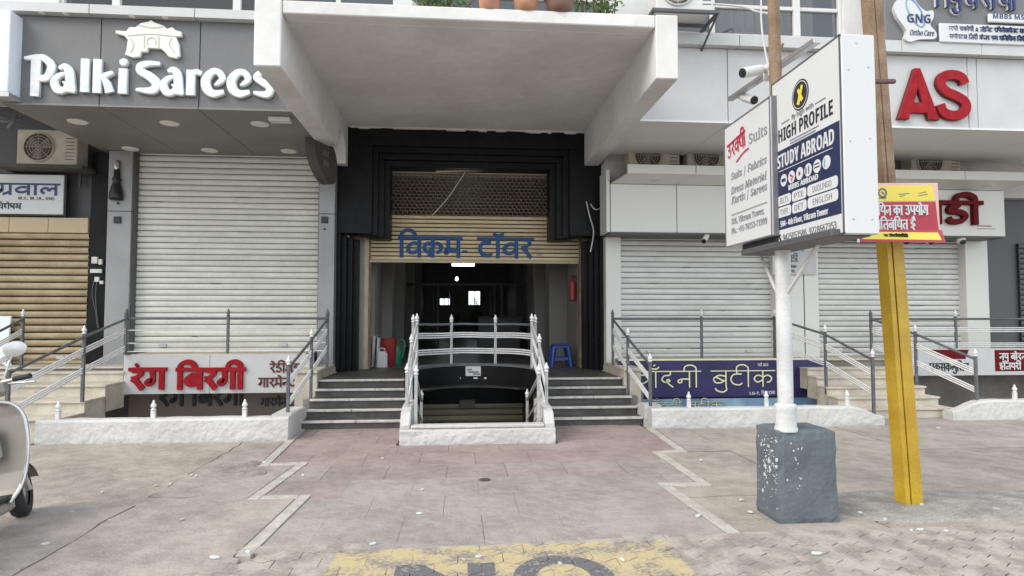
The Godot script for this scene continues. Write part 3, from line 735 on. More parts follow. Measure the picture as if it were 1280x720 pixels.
	P.call("shutter_guide", Vector3(pz(163, 300, -11.9).x, .98, -11.86), Vector3(pz(169, 300, -11.9).x, 4.6, -12.1), "dark_grey")
	P.call("column", Vector3(pz(398, 300, -11.8).x, .6, -11.8), Vector3(pz(418, 300, -11.8).x, 4.62, -12.12), "silver_panel", .006)
	P.call("column_joint", Vector3(pz(397.5, 300, -11.8).x, 3.5, -11.795), Vector3(pz(418.5, 300, -11.8).x, 3.512, -11.9), "joint")
	P.call("column", Vector3(pz(112, 300, -11.95).x, .6, -11.95), Vector3(pz(133, 300, -11.95).x, 4.6, -12.13), "granite", .006)
	# right side: white columns either side of the shutters
	P.call("column", Vector3(pz(757, 300, -11.8).x, .6, -11.8), Vector3(pz(776, 300, -11.8).x, 3.3, -12.12), "cream_panel", .006)
	P.call("column", Vector3(pz(968, 300, -11.8).x, .6, -11.8), Vector3(pz(1022, 300, -11.8).x, 3.3, -12.12), "cream_panel", .006)
	P.call("column_joint", Vector3(pz(1003, 300, -11.8).x, .85, -11.797), Vector3(pz(1004, 300, -11.8).x, 3.3, -11.9), "joint")
	P.call("column", Vector3(pz(1206, 300, -11.8).x, .6, -11.8), Vector3(pz(1234, 300, -11.8).x, 3.3, -12.12), "cream_panel", .006)
	P.call("side_wall", Vector3(pz(1234, 300, -11.85).x, .6, -11.9), Vector3(15, 4.7, -12.12), "dark_grey", .006)
	# raised platforms in front of the shops
	P.call("platform", Vector3(-5.5, .62, ZP), Vector3(-2.62, .955, -12.12), "well_wall"); P.call("platform_edge", Vector3(-5.5, .955, ZP + .03), Vector3(-2.62, .985, -12.12), "beige_stone", .006)
	P.call("platform", Vector3(-15, .3, -11.3), Vector3(-5.5, .74, -12.12), "well_wall"); P.call("platform_edge", Vector3(-15, .74, -11.27), Vector3(-5.5, .77, -12.12), "beige_stone", .006)
	P.call("platform", Vector3(2.95, .5, ZP), Vector3(15, .81, -12.12), "well_wall"); P.call("platform_edge", Vector3(2.95, .81, ZP + .03), Vector3(15, .84, -12.12), "beige_stone", .006)
	# light wells in front of the basement shops
	P.call("well_floor", Vector3(-15, -2.2, -8.6), Vector3(-2.3, -2.0, -12.12), "well_wall"); P.call("well_floor", Vector3(2.75, -2.2, -9.0), Vector3(15, -2.0, -12.12), "well_wall")
	P.call("basement_wall", Vector3(-5.5, -2.0, -11.75), Vector3(-2.62, .62, -12.12), "well_wall"); P.call("basement_wall", Vector3(2.95, -2.0, -11.75), Vector3(15, .5, -12.12), "well_wall")
	# soffit panels under the projecting storey
	var sl := [[-6.42, -5.12], [-5.12, -3.76], [-3.76, -2.42]]
	for q in sl:
		P.call("soffit_panel", Vector3(q[0] + .004, 4.6, ZF + .02), Vector3(q[1] - .004, 4.63, -10.7), "grey_soffit", .003)
		P.call("soffit_panel", Vector3(q[0] + .004, 4.603, -10.706), Vector3(q[1] - .004, 4.633, -12.05), "grey_soffit", .003)
	var sx := [2.72, 4.15, 6.75, 8.14, 9.6, 12.0, 15.0]
	for k in sx.size() - 1:
		P.call("soffit_panel", Vector3(sx[k] + .004, 4.6, ZF + .02), Vector3(sx[k + 1] - .004, 4.63, -11.3), "white_soffit", .003)
	# recess above the right shop fascia
	P.call("recess_back", Vector3(2.75, 4.0, -11.7), Vector3(15, 4.72, -12.1), "white_wall")
	# the canopy: roof slab, front edge and two deep side beams
	var st := mb()
	box(st, Vector3(-2.41, 5.2, -7.72), Vector3(2.7, 5.34, -12.0), .01, o)
	var can = obj("canopy", st, M["canopy_plaster"], b)
	part_box("front_edge", Vector3(-2.1, 5.2, -7.52), Vector3(2.42, 5.36, -7.715), M["canopy_plaster"], can, .012, o)
	var scal := mb()
	box(scal, Vector3(-2.412, 4.55, -7.5), Vector3(-2.1, 5.36, -11.0), .012, o)
	# the left beam ends in a curved cut-out beside the column
	var cut := [Vector2(-11.0, 5.199), Vector2(-12.0, 5.199), Vector2(-12.0, 4.45), Vector2(-11.8, 4.45), Vector2(-11.75, 4.72), Vector2(-11.55, 4.95), Vector2(-11.3, 5.02), Vector2(-11.12, 4.85), Vector2(-11.0, 4.55)]
	var cq := []
	for q in cut: cq.append(Vector2(-q.x, q.y))
	prism(scal, cq, -2.41, -2.101, Transform3D(Basis(Vector3(0, 0, -1), Vector3(0, 1, 0), Vector3(1, 0, 0)), o.origin))
	obj("side_beam", scal, M["canopy_plaster"], can)
	part_box("side_beam", Vector3(2.42, 4.55, -7.5), Vector3(2.702, 5.36, -12.0), M["canopy_plaster"], can, .012, o)
	# ragged plaster edge where the canopy meets the granite
	var rg := mb(); var x := -2.05
	while x < 2.38:
		var w := rng.randf_range(.06, .3)
		box(rg, Vector3(x, 5.2 - rng.randf_range(.012, .05), -11.93), Vector3(minf(x + w, 2.4), 5.2, -11.985), .004, o); x += w
	obj("plaster_edge", rg, M["canopy_plaster"], can)

# ---------------------------------------------------------------- fascias
func board_xf(at: Vector3) -> Transform3D:
	return Transform3D(Basis(), at)

func build_fascias():
	# grey fascia with white shop lettering
	var f = thing("grey_fascia", "grey metal panel fascia over the white shutter left of the canopy", "fascia", Vector3(-4.4, 4.6, ZF))
	var off := Transform3D(Basis(), -f.position)
	for q in [[-6.42, -5.13], [-5.13, -3.76], [-3.76, -2.42]]:
		part_box("panel", Vector3(q[0] + .006, 4.6, ZF), Vector3(q[1] - .006, 5.9, ZF - .04), M["grey_panel"], f, .004, off)
	part_box("backing", Vector3(-6.42, 4.62, ZF - .045), Vector3(-2.42, 5.9, ZF - .25), M["joint"], f, 0.0, off)
	for q in [[-9.0, -5.24], [-5.24, -3.8], [-3.8, -2.42]]:
		part_box("trim", Vector3(q[0] + .005, 5.905, ZF + .12), Vector3(q[1] - .005, 6.04, -9.6), M["white_panel"], f, .004, off)
	# chrome white letters
	var s = thing("shop_sign", "raised white letters and palanquin emblem on the grey fascia", "sign", Vector3(-4.4, 4.7, ZF))
	palki(s)
	# white neighbour's board at the far left
	var nb = thing("white_sign_box", "white sign box beside the end of the grey fascia", "sign", Vector3(pz(11, 70, ZF + .25).x, 4.65, ZF))
	part_box("box", Vector3(-1.4, .05, .25), Vector3(.0, 1.2, -.2), M["sign_bluewhite"], nb, .01)
	part_box("frame", Vector3(-1.42, -.02, .26), Vector3(.02, .045, -.2), M["steel"], nb, .005)
	# white fascia right of the canopy
	var w = thing("white_fascia", "white metal panel fascia right of the canopy, with red letters", "fascia", Vector3(6, 4.6, ZF))
	off = Transform3D(Basis(), -w.position)
	var sx := [2.72, 4.15, 6.75, 8.14, 8.3, 9.9, 12.0, 15.0]
	for k in sx.size() - 1:
		part_box("panel", Vector3(sx[k] + .006, 4.6, ZF), Vector3(sx[k + 1] - .006, 5.78, ZF - .04), M["white_panel"], w, .004, off)
	part_box("backing", Vector3(2.72, 4.62, ZF - .045), Vector3(15, 5.8, ZF - .25), M["joint"], w, 0.0, off)
	sx = [2.72, 4.3, 6.95, 8.3, 10.2, 15.0]
	for k in sx.size() - 1:
		part_box("trim", Vector3(sx[k] + .005, 5.785, ZF + .12), Vector3(sx[k + 1] - .005, 5.97, -9.6), M["white_panel"], w, .004, off)
	var a = thing("shop_sign", "two big raised red letters AS on the white fascia", "sign", Vector3(7.4, 4.6, ZF))
	off = Transform3D(Basis(), -a.position)
	var ax0 = pz(1119, 150, ZF); var ax1 = pz(1171, 150, ZF); var sx0 = pz(1167, 150, ZF); var sx1 = pz(1211, 150, ZF); var top = pz(1140, 87, ZF)
	# A with flat apex and small counter, drawn as three heavy strokes
	var st := mb(); var W = ax1.x - ax0.x; var H = top.y - ax0.y
	var xf := Transform3D(Basis(), Vector3(ax0.x, ax0.y, ZF) - a.position)
	prism(st, [Vector2(0, 0), Vector2(W * .43, H), Vector2(W * .5, H), Vector2(W * .5, H * .62), Vector2(W * .38, H * .26), Vector2(W * .31, H * .14), Vector2(W * .27, 0)], .06, .07, xf, .006)
	prism(st, [Vector2(W, 0), Vector2(W * .57, H), Vector2(W * .5, H), Vector2(W * .5, H * .62), Vector2(W * .62, H * .26), Vector2(W * .69, H * .14), Vector2(W * .73, 0)], .06, .0705, xf, .006)
	prism(st, [Vector2(W * .3, H * .13), Vector2(W * .7, H * .13), Vector2(W * .65, H * .33), Vector2(W * .35, H * .33)], .0, .071, xf, .0)
	var la = obj("letter", st, M["red_letter"], a)
	st = mb()
	prism(st, [Vector2(0, 0), Vector2(W * .43, H), Vector2(W * .5, H), Vector2(W * .5, H * .62), Vector2(W * .38, H * .26), Vector2(W * .31, H * .14), Vector2(W * .27, 0)], .0, .0601, xf)
	prism(st, [Vector2(W, 0), Vector2(W * .57, H), Vector2(W * .5, H), Vector2(W * .5, H * .62), Vector2(W * .62, H * .26), Vector2(W * .69, H * .14), Vector2(W * .73, 0)], .0, .0603, xf)
	obj("letter_return", st, M["red_dark"], la)
	st = mb(); W = sx1.x - sx0.x
	xf = Transform3D(Basis(), Vector3(sx0.x, sx0.y - .01, ZF) - a.position)
	var sp := smoothed([Vector2(.84, .72), Vector2(.76, .84), Vector2(.5, .89), Vector2(.24, .84), Vector2(.16, .7), Vector2(.3, .56), Vector2(.6, .47), Vector2(.82, .37), Vector2(.86, .24), Vector2(.72, .12), Vector2(.46, .09), Vector2(.22, .15), Vector2(.13, .3)].map(func(v): return Vector2(v.x * W, v.y * H)), 6)
	stroke(st, sp, .155, .055, .07, xf, 0.0, .006)
	la = obj("letter", st, M["red_letter"], a)
	st = mb(); stroke(st, sp, .155, 0.0, .0552, xf); obj("letter_return", st, M["red_dark"], la)
	# grey clinic board above
	var c = thing("clinic_board", "grey clinic sign board with blue lettering above the red letters", "sign", Vector3(9, 5.98, ZF))
	off = Transform3D(Basis(), -c.position)
	var zc := ZF + .1
	var l = pz(1107, 54, zc)
	part_box("panel", Vector3(l.x, l.y + .02, zc), Vector3(14, 8.2, zc - .25), M["grey_panel"], c, .006, off)
	part_box("base_rail", Vector3(l.x + .03, 5.975, zc - .06), Vector3(14, l.y + .018, zc - .24), M["joint"], c, 0.0, off)
	var zb := zc + .06
	var R := func(px, py): return pz(px, py, zb) - c.position
	# round white logo board
	var lp := []
	for q in [[1121, 2], [1128, -6], [1140, -4], [1150, 8], [1158, 14], [1166, 13], [1167, 22], [1163, 31], [1170, 40], [1169, 48], [1150, 49], [1138, 52], [1131, 48], [1133, 38], [1122, 22], [1118, 10]]: lp.append(R.call(q[0], q[1]))
	var z0: float = lp[0].z
	var lp2 := []
	for q in lp: lp2.append(Vector2(q.x, q.y))
	st = mb(); prism(st, smoothed(lp2 + [lp2[0]], 4).slice(0, -1), z0 - .06, z0, Transform3D(), 0.0)
	obj("logo_board", st, M["sign_white"], c)
	st = mb()
	var ec = R.call(1144, 16)
	var el := []
	for k in 25:
		var an := TAU * k / 24.0
		el.append(Vector2(ec.x, ec.y) + Vector2(cos(an) * .1, sin(an) * .25).rotated(.5))
	stroke(st, el, .028, z0, z0 + .004); obj("logo_ring", st, M["banner_blue"], c)
	var g0 = R.call(1134, 28); latin("lettering", "GNG", R.call(1163, 28).x - g0.x, .135, M["ink_blue"], c, board_xf(Vector3(g0.x, g0.y, z0 + .002)), true, false, .006)
	g0 = R.call(1137, 43); latin("lettering", "Ortho Care", R.call(1167, 43).x - g0.x, .085, M["ink_blue"], c, board_xf(Vector3(g0.x, g0.y - .01, z0 + .002)), false, true, .006, .2)
	# raised name and two panels of services
	g0 = R.call(1170, 9)
	st = mb(); deva(st, "aa aa-ya-u va-e sha dha-ii", .3, .24, .03, board_xf(Vector3(g0.x, g0.y + .02, z0 - .055)), 1.0); obj("lettering_outline", st, M["sign_white"], c)
	st = mb(); deva(st, "aa aa-ya-u va-e sha dha-ii", .3, .14, .05, board_xf(Vector3(g0.x, g0.y + .02, z0 - .05)), 1.0); obj("lettering", st, M["ink_blue"], c)
	var p0 = R.call(1176, 52); var p1 = R.call(1176, 28)
	part_box("service_panel", Vector3(p0.x, p0.y, z0 - .05), Vector3(p0.x + 3.2, p1.y, z0 - .01), M["sign_white"], c, .012)
	st = mb(); deva(st, "dot aa-ra-tha-o sa-ka-o-pa-ii amp ja-o-i-na-tta ra-i-pa-la-e-sa-ma-e-na-tta sa-ra-ja-na", .068, .095, .004, board_xf(Vector3(p0.x + .1, p1.y - .12, z0 - .009)), 1.3)
	deva(st, "dot sa-pa-o-ra-tta-sa i-ja-ra-ii ka-e-ja-ra e_-va-anu ma-i-na-i-ma-la i-na-va-e-sha", .068, .095, .004, board_xf(Vector3(p0.x + .1, p1.y - .25, z0 - .009)), 1.3)
	obj("lettering", st, M["navy_text"], c)
	p0 = R.call(1237, 27); p1 = R.call(1237, 16)
	part_box("name_panel", Vector3(p0.x, p0.y, z0 - .05), Vector3(p0.x + 1.6, p1.y, z0 - .01), M["sign_white"], c, .012)
	latin("lettering", "MBBS MS (Ortho)", 1.0, .075, M["navy_text"], c, board_xf(Vector3(p0.x + .07, p0.y + .045, z0 - .009)), true)

# chunky rounded letters with curled bowls; each stroke is [points..., widths...]
func palki(s):
	var base := s.position as Vector3
	var zf := ZF
	# letter cells: [left px, right px, baseline py, x-height top py]
	var put := func(x0, x1, y0, y1, strokes):
		var a = pz(x0, y0, zf); var b = pz(x1, y1, zf)
		var st := mb(); var k := 0
		for q in strokes:
			var pts := []; var ws := []
			for v in q[0]: pts.append(Vector2(lerpf(a.x, b.x, v[0]), lerpf(a.y, b.y, v[1])))
			if q[1] == "c":
				var n := pts.size(); pts = smoothed(pts, 6)
				for i in pts.size():
					var t: float = float(i) / (pts.size() - 1) * (q[2].size() - 1)
					var j := mini(int(t), q[2].size() - 2)
					ws.append(lerpf(q[2][j], q[2][j + 1], t - j))
			else: ws = q[2]
			stroke(st, pts, ws, .015, .075 + k * .0006, board_xf(Vector3(0, 0, zf) - base), 0.0, .014)
			k += 1
		obj("letter", st, M["letter_white"], s)
	var curl_a := [[[[.78, .04], [.74, .5], [.68, .84], [.5, .97], [.3, .9]], "c", [.14, .13, .12, .1, .06]], [[[.62, .72], [.3, .62], [.12, .38], [.26, .1], [.52, .1], [.6, .3], [.46, .4]], "c", [.05, .09, .12, .12, .1, .06, .03]], [[[.5, .08], [.98, .03]], "l", [.05, .05]]]
	var curl_e := [[[[.52, .4], [.7, .5], [.86, .66], [.72, .9], [.42, .92], [.14, .62], [.2, .26], [.5, .07], [.95, .16]], "c", [.03, .08, .1, .1, .11, .14, .14, .12, .07]]]
	put.call(33, 70, 115, 73, [[[[.38, -.16], [.4, 1.0]], "l", [.12, .14]], [[[.0, .93], [.4, .96], [.7, .94], [.94, .72], [.8, .4], [.42, .36]], "c", [.05, .1, .1, .12, .12, .08]]])
	put.call(67, 99, 117, 85, curl_a)
	put.call(102, 116, 117, 76, [[[[.5, 0], [.5, 1]], "l", [.12, .12]]])
	put.call(117, 146, 118, 77, [[[[.24, 0], [.24, 1]], "l", [.12, .12]], [[[.98, .62], [.6, .52], [.3, .38]], "c", [.06, .1, .05]], [[[.45, .48], [.68, .3], [.82, .02]], "c", [.05, .11, .12]]])
	put.call(149, 163, 119, 88, [[[[.5, 0], [.52, 1]], "l", [.125, .125]]])
	var dt = pz(157, 80, zf); var dst := mb()
	prism(dst, [Vector2(-.055, -.02), Vector2(-.02, -.06), Vector2(.04, -.055), Vector2(.07, 0), Vector2(.05, .045), Vector2(0, .06), Vector2(-.05, .035)], .015, .076, board_xf(Vector3(dt.x, dt.y, zf) - base), .012)
	obj("letter", dst, M["letter_white"], s)
	put.call(171, 203, 118, 78, [[[[1.0, .9], [.55, .9], [.22, .82], [.22, .66], [.6, .5], [.86, .3], [.7, .09], [.05, .1]], "c", [.06, .09, .12, .12, .13, .14, .12, .05]]])
	put.call(203, 233, 120, 89, curl_a)
	put.call(234, 255, 121, 90, [[[[.3, 0], [.3, 1]], "l", [.13, .13]], [[[.3, .7], [.6, .92], [.98, .86]], "c", [.06, .1, .07]]])
	put.call(255, 284, 121, 90, curl_e)
	put.call(287, 316, 121, 91, curl_e)
	put.call(317, 343, 122, 91, [[[[.9, .9], [.45, .92], [.2, .74], [.5, .55], [.85, .36], [.7, .08], [.05, .14]], "c", [.05, .09, .11, .11, .12, .12, .05]]])
	# emblem: a covered litter with side poles
	var em := mb()
	var e0 := func(px, py):
		var q = pz(px, py, zf) - base
		return Vector2(q.x, q.y)
	var outl := []
	for q in [[147, 40], [160, 41], [164, 36], [172, 36], [178, 31], [188, 29], [191, 27], [195, 30], [206, 34], [211, 38], [217, 36], [222, 40], [229, 42], [229, 48], [222, 48], [226, 58], [227, 72], [222, 75], [213, 73], [207, 66], [203, 63], [188, 62], [186, 67], [179, 67], [177, 73], [168, 74], [158, 70], [160, 66], [162, 52], [158, 47], [147, 44]]: outl.append(e0.call(q[0], q[1]))
	prism(em, outl, .01, .06, Transform3D(), .008)
	obj("emblem", em, M["emblem"], s)
	var el := mb()
	for q in [[[[162, 47], [192, 45], [222, 48]]], [[[183, 47], [183, 62]]], [[[201, 48], [201, 62]]], [[[176, 34], [192, 37], [206, 36]]], [[[166, 50], [170, 58], [166, 68]]], [[[217, 50], [214, 58], [221, 68]]], [[[187, 58], [187, 52], [192, 49], [197, 52], [197, 58]]]]:
		var pts := []
		for v in q[0]: pts.append(e0.call(v[0], v[1]))
		stroke(el, smoothed(pts, 4), .012, .06, .066)
	obj("emblem_lines", el, M["emblem_line"], s)

# ---------------------------------------------------------------- rolling shutters
func slat_mesh(w: float, h: float, d: float, gap := .1) -> Mesh:
	# a rolled slat: bulging face with a lip at the foot
	h *= (1.0 - gap) / .9
	var prof := [Vector2(0, .0), Vector2(d * .35, h * .06), Vector2(d * .8, h * .26), Vector2(d, h * .5), Vector2(d * .8, h * .72), Vector2(d * .35, h * .86), Vector2(0, h * .9)]
	var st := mb()
	var p := []; var n := []
	for i in prof.size():
		var t: Vector2 = (prof[mini(i + 1, prof.size() - 1)] - prof[maxi(i - 1, 0)]).normalized()
		for x in [-w / 2, w / 2]:
			p.append(Vector3(x, prof[i].y, prof[i].x)); n.append(Vector3(0, -t.x, t.y))
	for i in prof.size() - 1:
		smooth_tri(st, p, n, i * 2, i * 2 + 2, i * 2 + 1); smooth_tri(st, p, n, i * 2 + 1, i * 2 + 2, i * 2 + 3)
	return st.commit()
func roll_shutter(label, x0: float, x1: float, y0: float, y1: float, z: float, pitch: float, m, bar, jitter := .0015, gap := .1):
	var s = thing("rolling_shutter", label, "shutter", Vector3((x0 + x1) / 2, y0, z))
	var w := x1 - x0
	part_box("back_sheet", Vector3(-w / 2, 0, -.03), Vector3(w / 2, y1 - y0, -.012), M["joint"], s)
	var mesh := slat_mesh(w, pitch, pitch * .24, gap)
	var tones := [m]
	for k in [.985, .965, 1.0]:
		var mm = m.duplicate(); mm.albedo_color = Color(m.albedo_color.r * k, m.albedo_color.g * k, m.albedo_color.b * k * .995); mm.uv1_offset = Vector3(k * 7.3, k * 3.1, 0); tones.append(mm)
	var n := int(ceil((y1 - y0 - .06) / pitch - .15))
	for i in n:
		var o = node("slat", mesh, tones[rng.randi() % 4], s)
		o.position = Vector3(rng.randf_range(-.003, .003), .06 + i * pitch, rng.randf_range(-jitter, jitter))
		o.rotation.z = rng.randf_range(-.0004, .0004)
		if rng.randf() < .16:
			o.position.z += rng.randf_range(-.006, .004); o.rotation.x = rng.randf_range(-.12, .12)
	var sr := RandomNumberGenerator.new(); sr.seed = int(absf(x0) * 100)
	for k in 9:   # scuffs where paint is rubbed off the slat edges
		var sw := sr.randf_range(.05, .28); var sx := sr.randf_range(-w / 2 + .1, w / 2 - .4); var sy := .06 + pitch * (sr.randi() % n) + pitch * .86
		part_box("scuff", Vector3(sx, sy, 0), Vector3(sx + sw, sy + .012, pitch * .14), M["joint"], s, .002)
	for lx in [-.32, .32]:
		if w > 1.5 and z > -12.5: part_box("lock_plate", Vector3(lx * w - .07, .075, .0), Vector3(lx * w + .07, .15, .045), M["steel"], s, .008)
	part_box("bottom_bar", Vector3(-w / 2, .0, -.01), Vector3(w / 2, .055, .035), bar, s, .006)
	return s
func build_shutters():
	var a = pz(167, 300, ZS); var b = pz(398, 300, ZS)
	roll_shutter("wide white rolling shutter under the grey fascia, fully closed", a.x - .03, b.x, .99, 4.6, ZS, .107, M["shutter_white"], M["shutter_white"])
	a = pz(-60, 300, ZS + .02); b = pz(112, 300, ZS + .02)
	var t0: float = pz(60, 292, ZS).y
	roll_shutter("tan brown ribbed rolling shutter under the tan tile band", a.x, b.x, .78, t0, ZS + .02, .128, M["shutter_tan"], M["shutter_tan"], .004, .2)
	a = pz(776, 350, ZS); b = pz(968, 350, ZS)
	roll_shutter("white rolling shutter between the black entrance and the white sign pole", a.x, b.x, .845, 3.22, ZS, .105, M["shutter_white_b"], M["shutter_white_b"])
	a = pz(1021, 350, ZS); b = pz(1206, 350, ZS)
	roll_shutter("white rolling shutter behind the yellow post", a.x, b.x, .845, 3.22, ZS, .105, M["shutter_white_b"], M["shutter_white_b"])
	a = pz(1266, 350, ZS); b = pz(1330, 350, ZS)
	roll_shutter("dark grey rolling shutter beyond the grey wall on the right", a.x, b.x, .845, 3.1, -11.86, .105, M["dark_grey"], M["dark_grey"])
	# tan tile band above the tan shutter
	var tb = thing("tile_band", "row of tan tiles above the tan rolling shutter", "tiles", Vector3(-7, t0, ZS))
	var edges := [-70, -50, 12, 61, 111]
	for k in edges.size() - 1:
		var e0 = pz(edges[k], 282, ZS + .06); var e1 = pz(edges[k + 1], 282, ZS + .06)
		part_box("tile", Vector3(e0.x + .004 + 7, .01, .08), Vector3(e1.x - .004 + 7, pz(60, 272, ZS + .06).y - t0, .0), M["tan_tile"], tb, .004)

# ---------------------------------------------------------------- entrance
func build_entrance():
	var g = thing("entrance_surround", "stepped black granite surround of the main entrance", "door surround", Vector3(.2, .6, ZS))
	var off := Transform3D(Basis(), -g.position)
	var P := func(lo, hi, bev := .006, m := "granite"): return part_box("granite_panel", lo, hi, M[m], g, bev, off)
	var xl: float = pz(418, 300, ZS).x; var xr: float = pz(757, 300, ZS).x
	var sh: float = pz(480, 292, ZS).y
	# nested frames round the upper opening
	for k in 4:
		var z := ZS - .09 * k
		var lx: float = pz(465 + 7.5 * k, 250, z).x; var rx: float = pz(712 - 8.3 * k, 250, z).x; var ty: float = pz(580, 184 + 8.7 * k, z).y
		var fx: float = xl if k == 0 else pz(460 + 7.5 * k, 250, z).x - .3; var fr: float = xr if k == 0 else pz(716 - 8.3 * k, 250, z).x + .3
		var top := 5.19 - .003 * k
		P.call(Vector3(fx + .002 * k, sh - .02 * k, z), Vector3(lx, ty, z - .4))
		P.call(Vector3(rx, sh - .02 * k, z), Vector3(fr - .002 * k, ty, z - .4))
		P.call(Vector3(fx + .002 * k, ty + .003, z - .002), Vector3(fr - .002 * k, top, z - .4))
	# pillars
	var y0 := .59
	for k in 4:
		var z := ZS - .14 * k
		var a: float = pz(418 + 7.6 * k, 300, z).x; var b: float = pz(447, 300, z).x
		P.call(Vector3(a, y0, z + .001), Vector3(pz(418 + 7.6 * (k + 1), 300, z).x, sh - .003 - .02 * k, z - .5), .004)
		var c: float = pz(757 - 7.0 * k, 300, z).x
		P.call(Vector3(pz(757 - 7.0 * (k + 1), 300, z).x, y0, z + .001), Vector3(c, sh - .003 - .02 * k, z - .5), .004)
	# cream shutter guides
	var zs := -12.72
	var j0 = pz(447, 300, zs); var j1 = pz(462, 300, zs)
	var jb = thing("door_jamb", "cream painted shutter guide left of the entrance", "door frame", Vector3(j0.x, y0, zs))
	part_box("post", Vector3(0, 0, .1), Vector3(j1.x - j0.x, pz(455, 254, zs).y - y0, -.12), M["jamb"], jb, .01)
	part_box("guide", Vector3(j1.x - j0.x, 0, .03), Vector3(j1.x - j0.x + .035, 3.0, -.06), M["rust_brown"], jb, .004)
	var jr = thing("door_jamb", "narrow brown shutter guide right of the entrance", "door frame", Vector3(pz(723, 300, zs).x, y0, zs))
	part_box("post", Vector3(0, 0, .06), Vector3(.07, 2.95, -.08), M["rust_brown"], jr, .004)
	part_box("guide", Vector3(.072, 0, .05), Vector3(.1, 2.9, -.08), M["jamb"], jr, .004)
	# half-open shutter with painted name
	var sy0: float = pz(590, 329, zs).y; var sy1: float = pz(590, 269, zs).y
	var xa: float = pz(462, 300, zs).x; var xb: float = pz(723, 300, zs).x
	var s = roll_shutter("cream rolling shutter half lowered over the entrance, painted with blue words", xa, xb, sy0, sy1, zs, .083, M["shutter_entrance"], M["jamb"], .002, .24)
	var st := mb()
	var t0 = pz(498, 322, zs) - s.position
	var size := .4
	deva(st, "i-va-kra-ma", size, .2, .001, board_xf(Vector3(t0.x, t0.y, .0205)), 1.33, .2)
	var dsh = pz(578, 322, zs) - s.position
	stroke(st, [Vector2(dsh.x, dsh.y + .13), Vector2(dsh.x + .1, dsh.y + .13)], .035, 0, .001, board_xf(Vector3(0, 0, .0185)))
	t0 = pz(597, 323, zs) - s.position
	deva(st, "tta-aa-chandra-va-ra", size, .2, .001, board_xf(Vector3(t0.x, t0.y - .0, .0205)), 1.42, .2)
	obj("lettering", st, M["paint_blue"], s)
	st = mb()
	deva(st, "ma-na-ja", .035, .18, .001, board_xf(Vector3(t0.x + 1.15, t0.y + .16, .0185)), 1.6); deva(st, "sa-va-aa-na", .035, .18, .001, board_xf(Vector3(t0.x + 1.2, t0.y + .06, .0185)), 1.3)
	obj("small_lettering", st, M["ink_grey"], s)
	# open link grille above
	var gy1: float = pz(590, 217, zs).y
	var gr = thing("shutter_grille", "perforated brown metal grille above the cream entrance shutter", "grille", Vector3((xa + xb) / 2, sy1, zs - .02))
	st = mb()
	var cw := .092; var ch := .068
	var rows := int((gy1 - sy1) / ch); var cols := int((xb - xa) / cw)
	for r in rows + 1:
		for c in cols:
			var x := -(xb - xa) / 2 + c * cw + (cw / 2 if r % 2 else 0.0); var y := r * ch
			# each link: a short flat bar and two slanted webs, leaving rounded openings
			box(st, Vector3(x + cw * .14, y - .009, 0), Vector3(x + cw * .86, y + .009, .012))
			stroke(st, [Vector2(x + cw * .16, y), Vector2(x, y + ch * .5), Vector2(x + cw * .16 - cw * .02, y + ch)], .014, .001, .011)
	var gm = obj("links", st, M["grille"], gr); gm.set_meta("kind", "stuff")
	part_box("top_bar", Vector3(-(xb - xa) / 2, gy1 - sy1 - .01, -.02), Vector3((xb - xa) / 2, gy1 - sy1 + .03, .03), M["jamb"], gr, .006)
	part_box("top_bar", Vector3(-(xb - xa) / 2, gy1 - sy1 + .045, -.02), Vector3((xb - xa) / 2, gy1 - sy1 + .075, .03), M["jamb"], gr, .006)
	var rod = thing("wooden_batten", "thin pale batten lying across the top of the grille", "batten", Vector3(pz(545, 216, -12.5).x, pz(545, 214.5, -12.5).y, -12.5))
	var rs := mb(); tube(rs, [Vector3(0, 0, 0), pz(621, 212, -12.5) - rod.position], .022, 6); obj("batten", rs, M["rust_brown"].duplicate() if false else M["tan_tile"], rod)
	# hanging cord in front of the grille
	var cd := mb(); var cp := []
	for q in [[583, 212], [575, 225], [563, 243], [551, 258], [540, 269]]: cp.append(pz(q[0], q[1], -12.6))
	tube(cd, smoothed(cp, 4), .01, 5)
	tag(obj("cord", cd, M["white_plastic"], self), "pale cord hanging in front of the brown grille", "cord")
	# corridor behind: closed box with a far end open to the light
	var c = thing("entrance_corridor", "long dark passage behind the half lowered shutter", "corridor", Vector3(.3, .6, -13))
	off = Transform3D(Basis(), -c.position)
	var Q := func(called, lo, hi, m): return part_box(called, lo, hi, M[m], c, .0, off)
	var wl: float = xa - .08; var wr: float = xb + .1
	Q.call("floor", Vector3(wl - .3, .4, -12.9), Vector3(wr + .3, .59, -34), "corridor_floor")
	Q.call("ceiling", Vector3(wl - .3, 4.45, -12.75), Vector3(wr + .3, 4.71, -34), "corridor_wall")
	Q.call("wall", Vector3(wl - .3, .59, -12.6), Vector3(wl, 4.45, -34), "corridor_wall")
	Q.call("wall", Vector3(wr, .59, -12.6), Vector3(wr + .3, 4.45, -34), "corridor_wall")
	# far wall pierced by two openings
	var zf := -34.0
	var ob = [pz(550, 364, zf), pz(562, 381, zf), pz(586, 363, zf), pz(600, 379, zf)]
	Q.call("far_wall", Vector3(wl, .59, zf), Vector3(wr, ob[1].y, zf - .2), "corridor_wall")
	Q.call("far_wall", Vector3(wl, ob[0].y, zf), Vector3(wr, 4.45, zf - .2), "corridor_wall")
	Q.call("far_wall", Vector3(wl, ob[1].y, zf), Vector3(ob[0].x, ob[0].y, zf - .2), "corridor_wall")
	Q.call("far_wall", Vector3(ob[1].x, ob[1].y, zf), Vector3(ob[2].x, ob[0].y, zf - .2), "corridor_wall")
	Q.call("far_wall", Vector3(ob[3].x, ob[1].y, zf), Vector3(wr, ob[0].y, zf - .2), "corridor_wall")
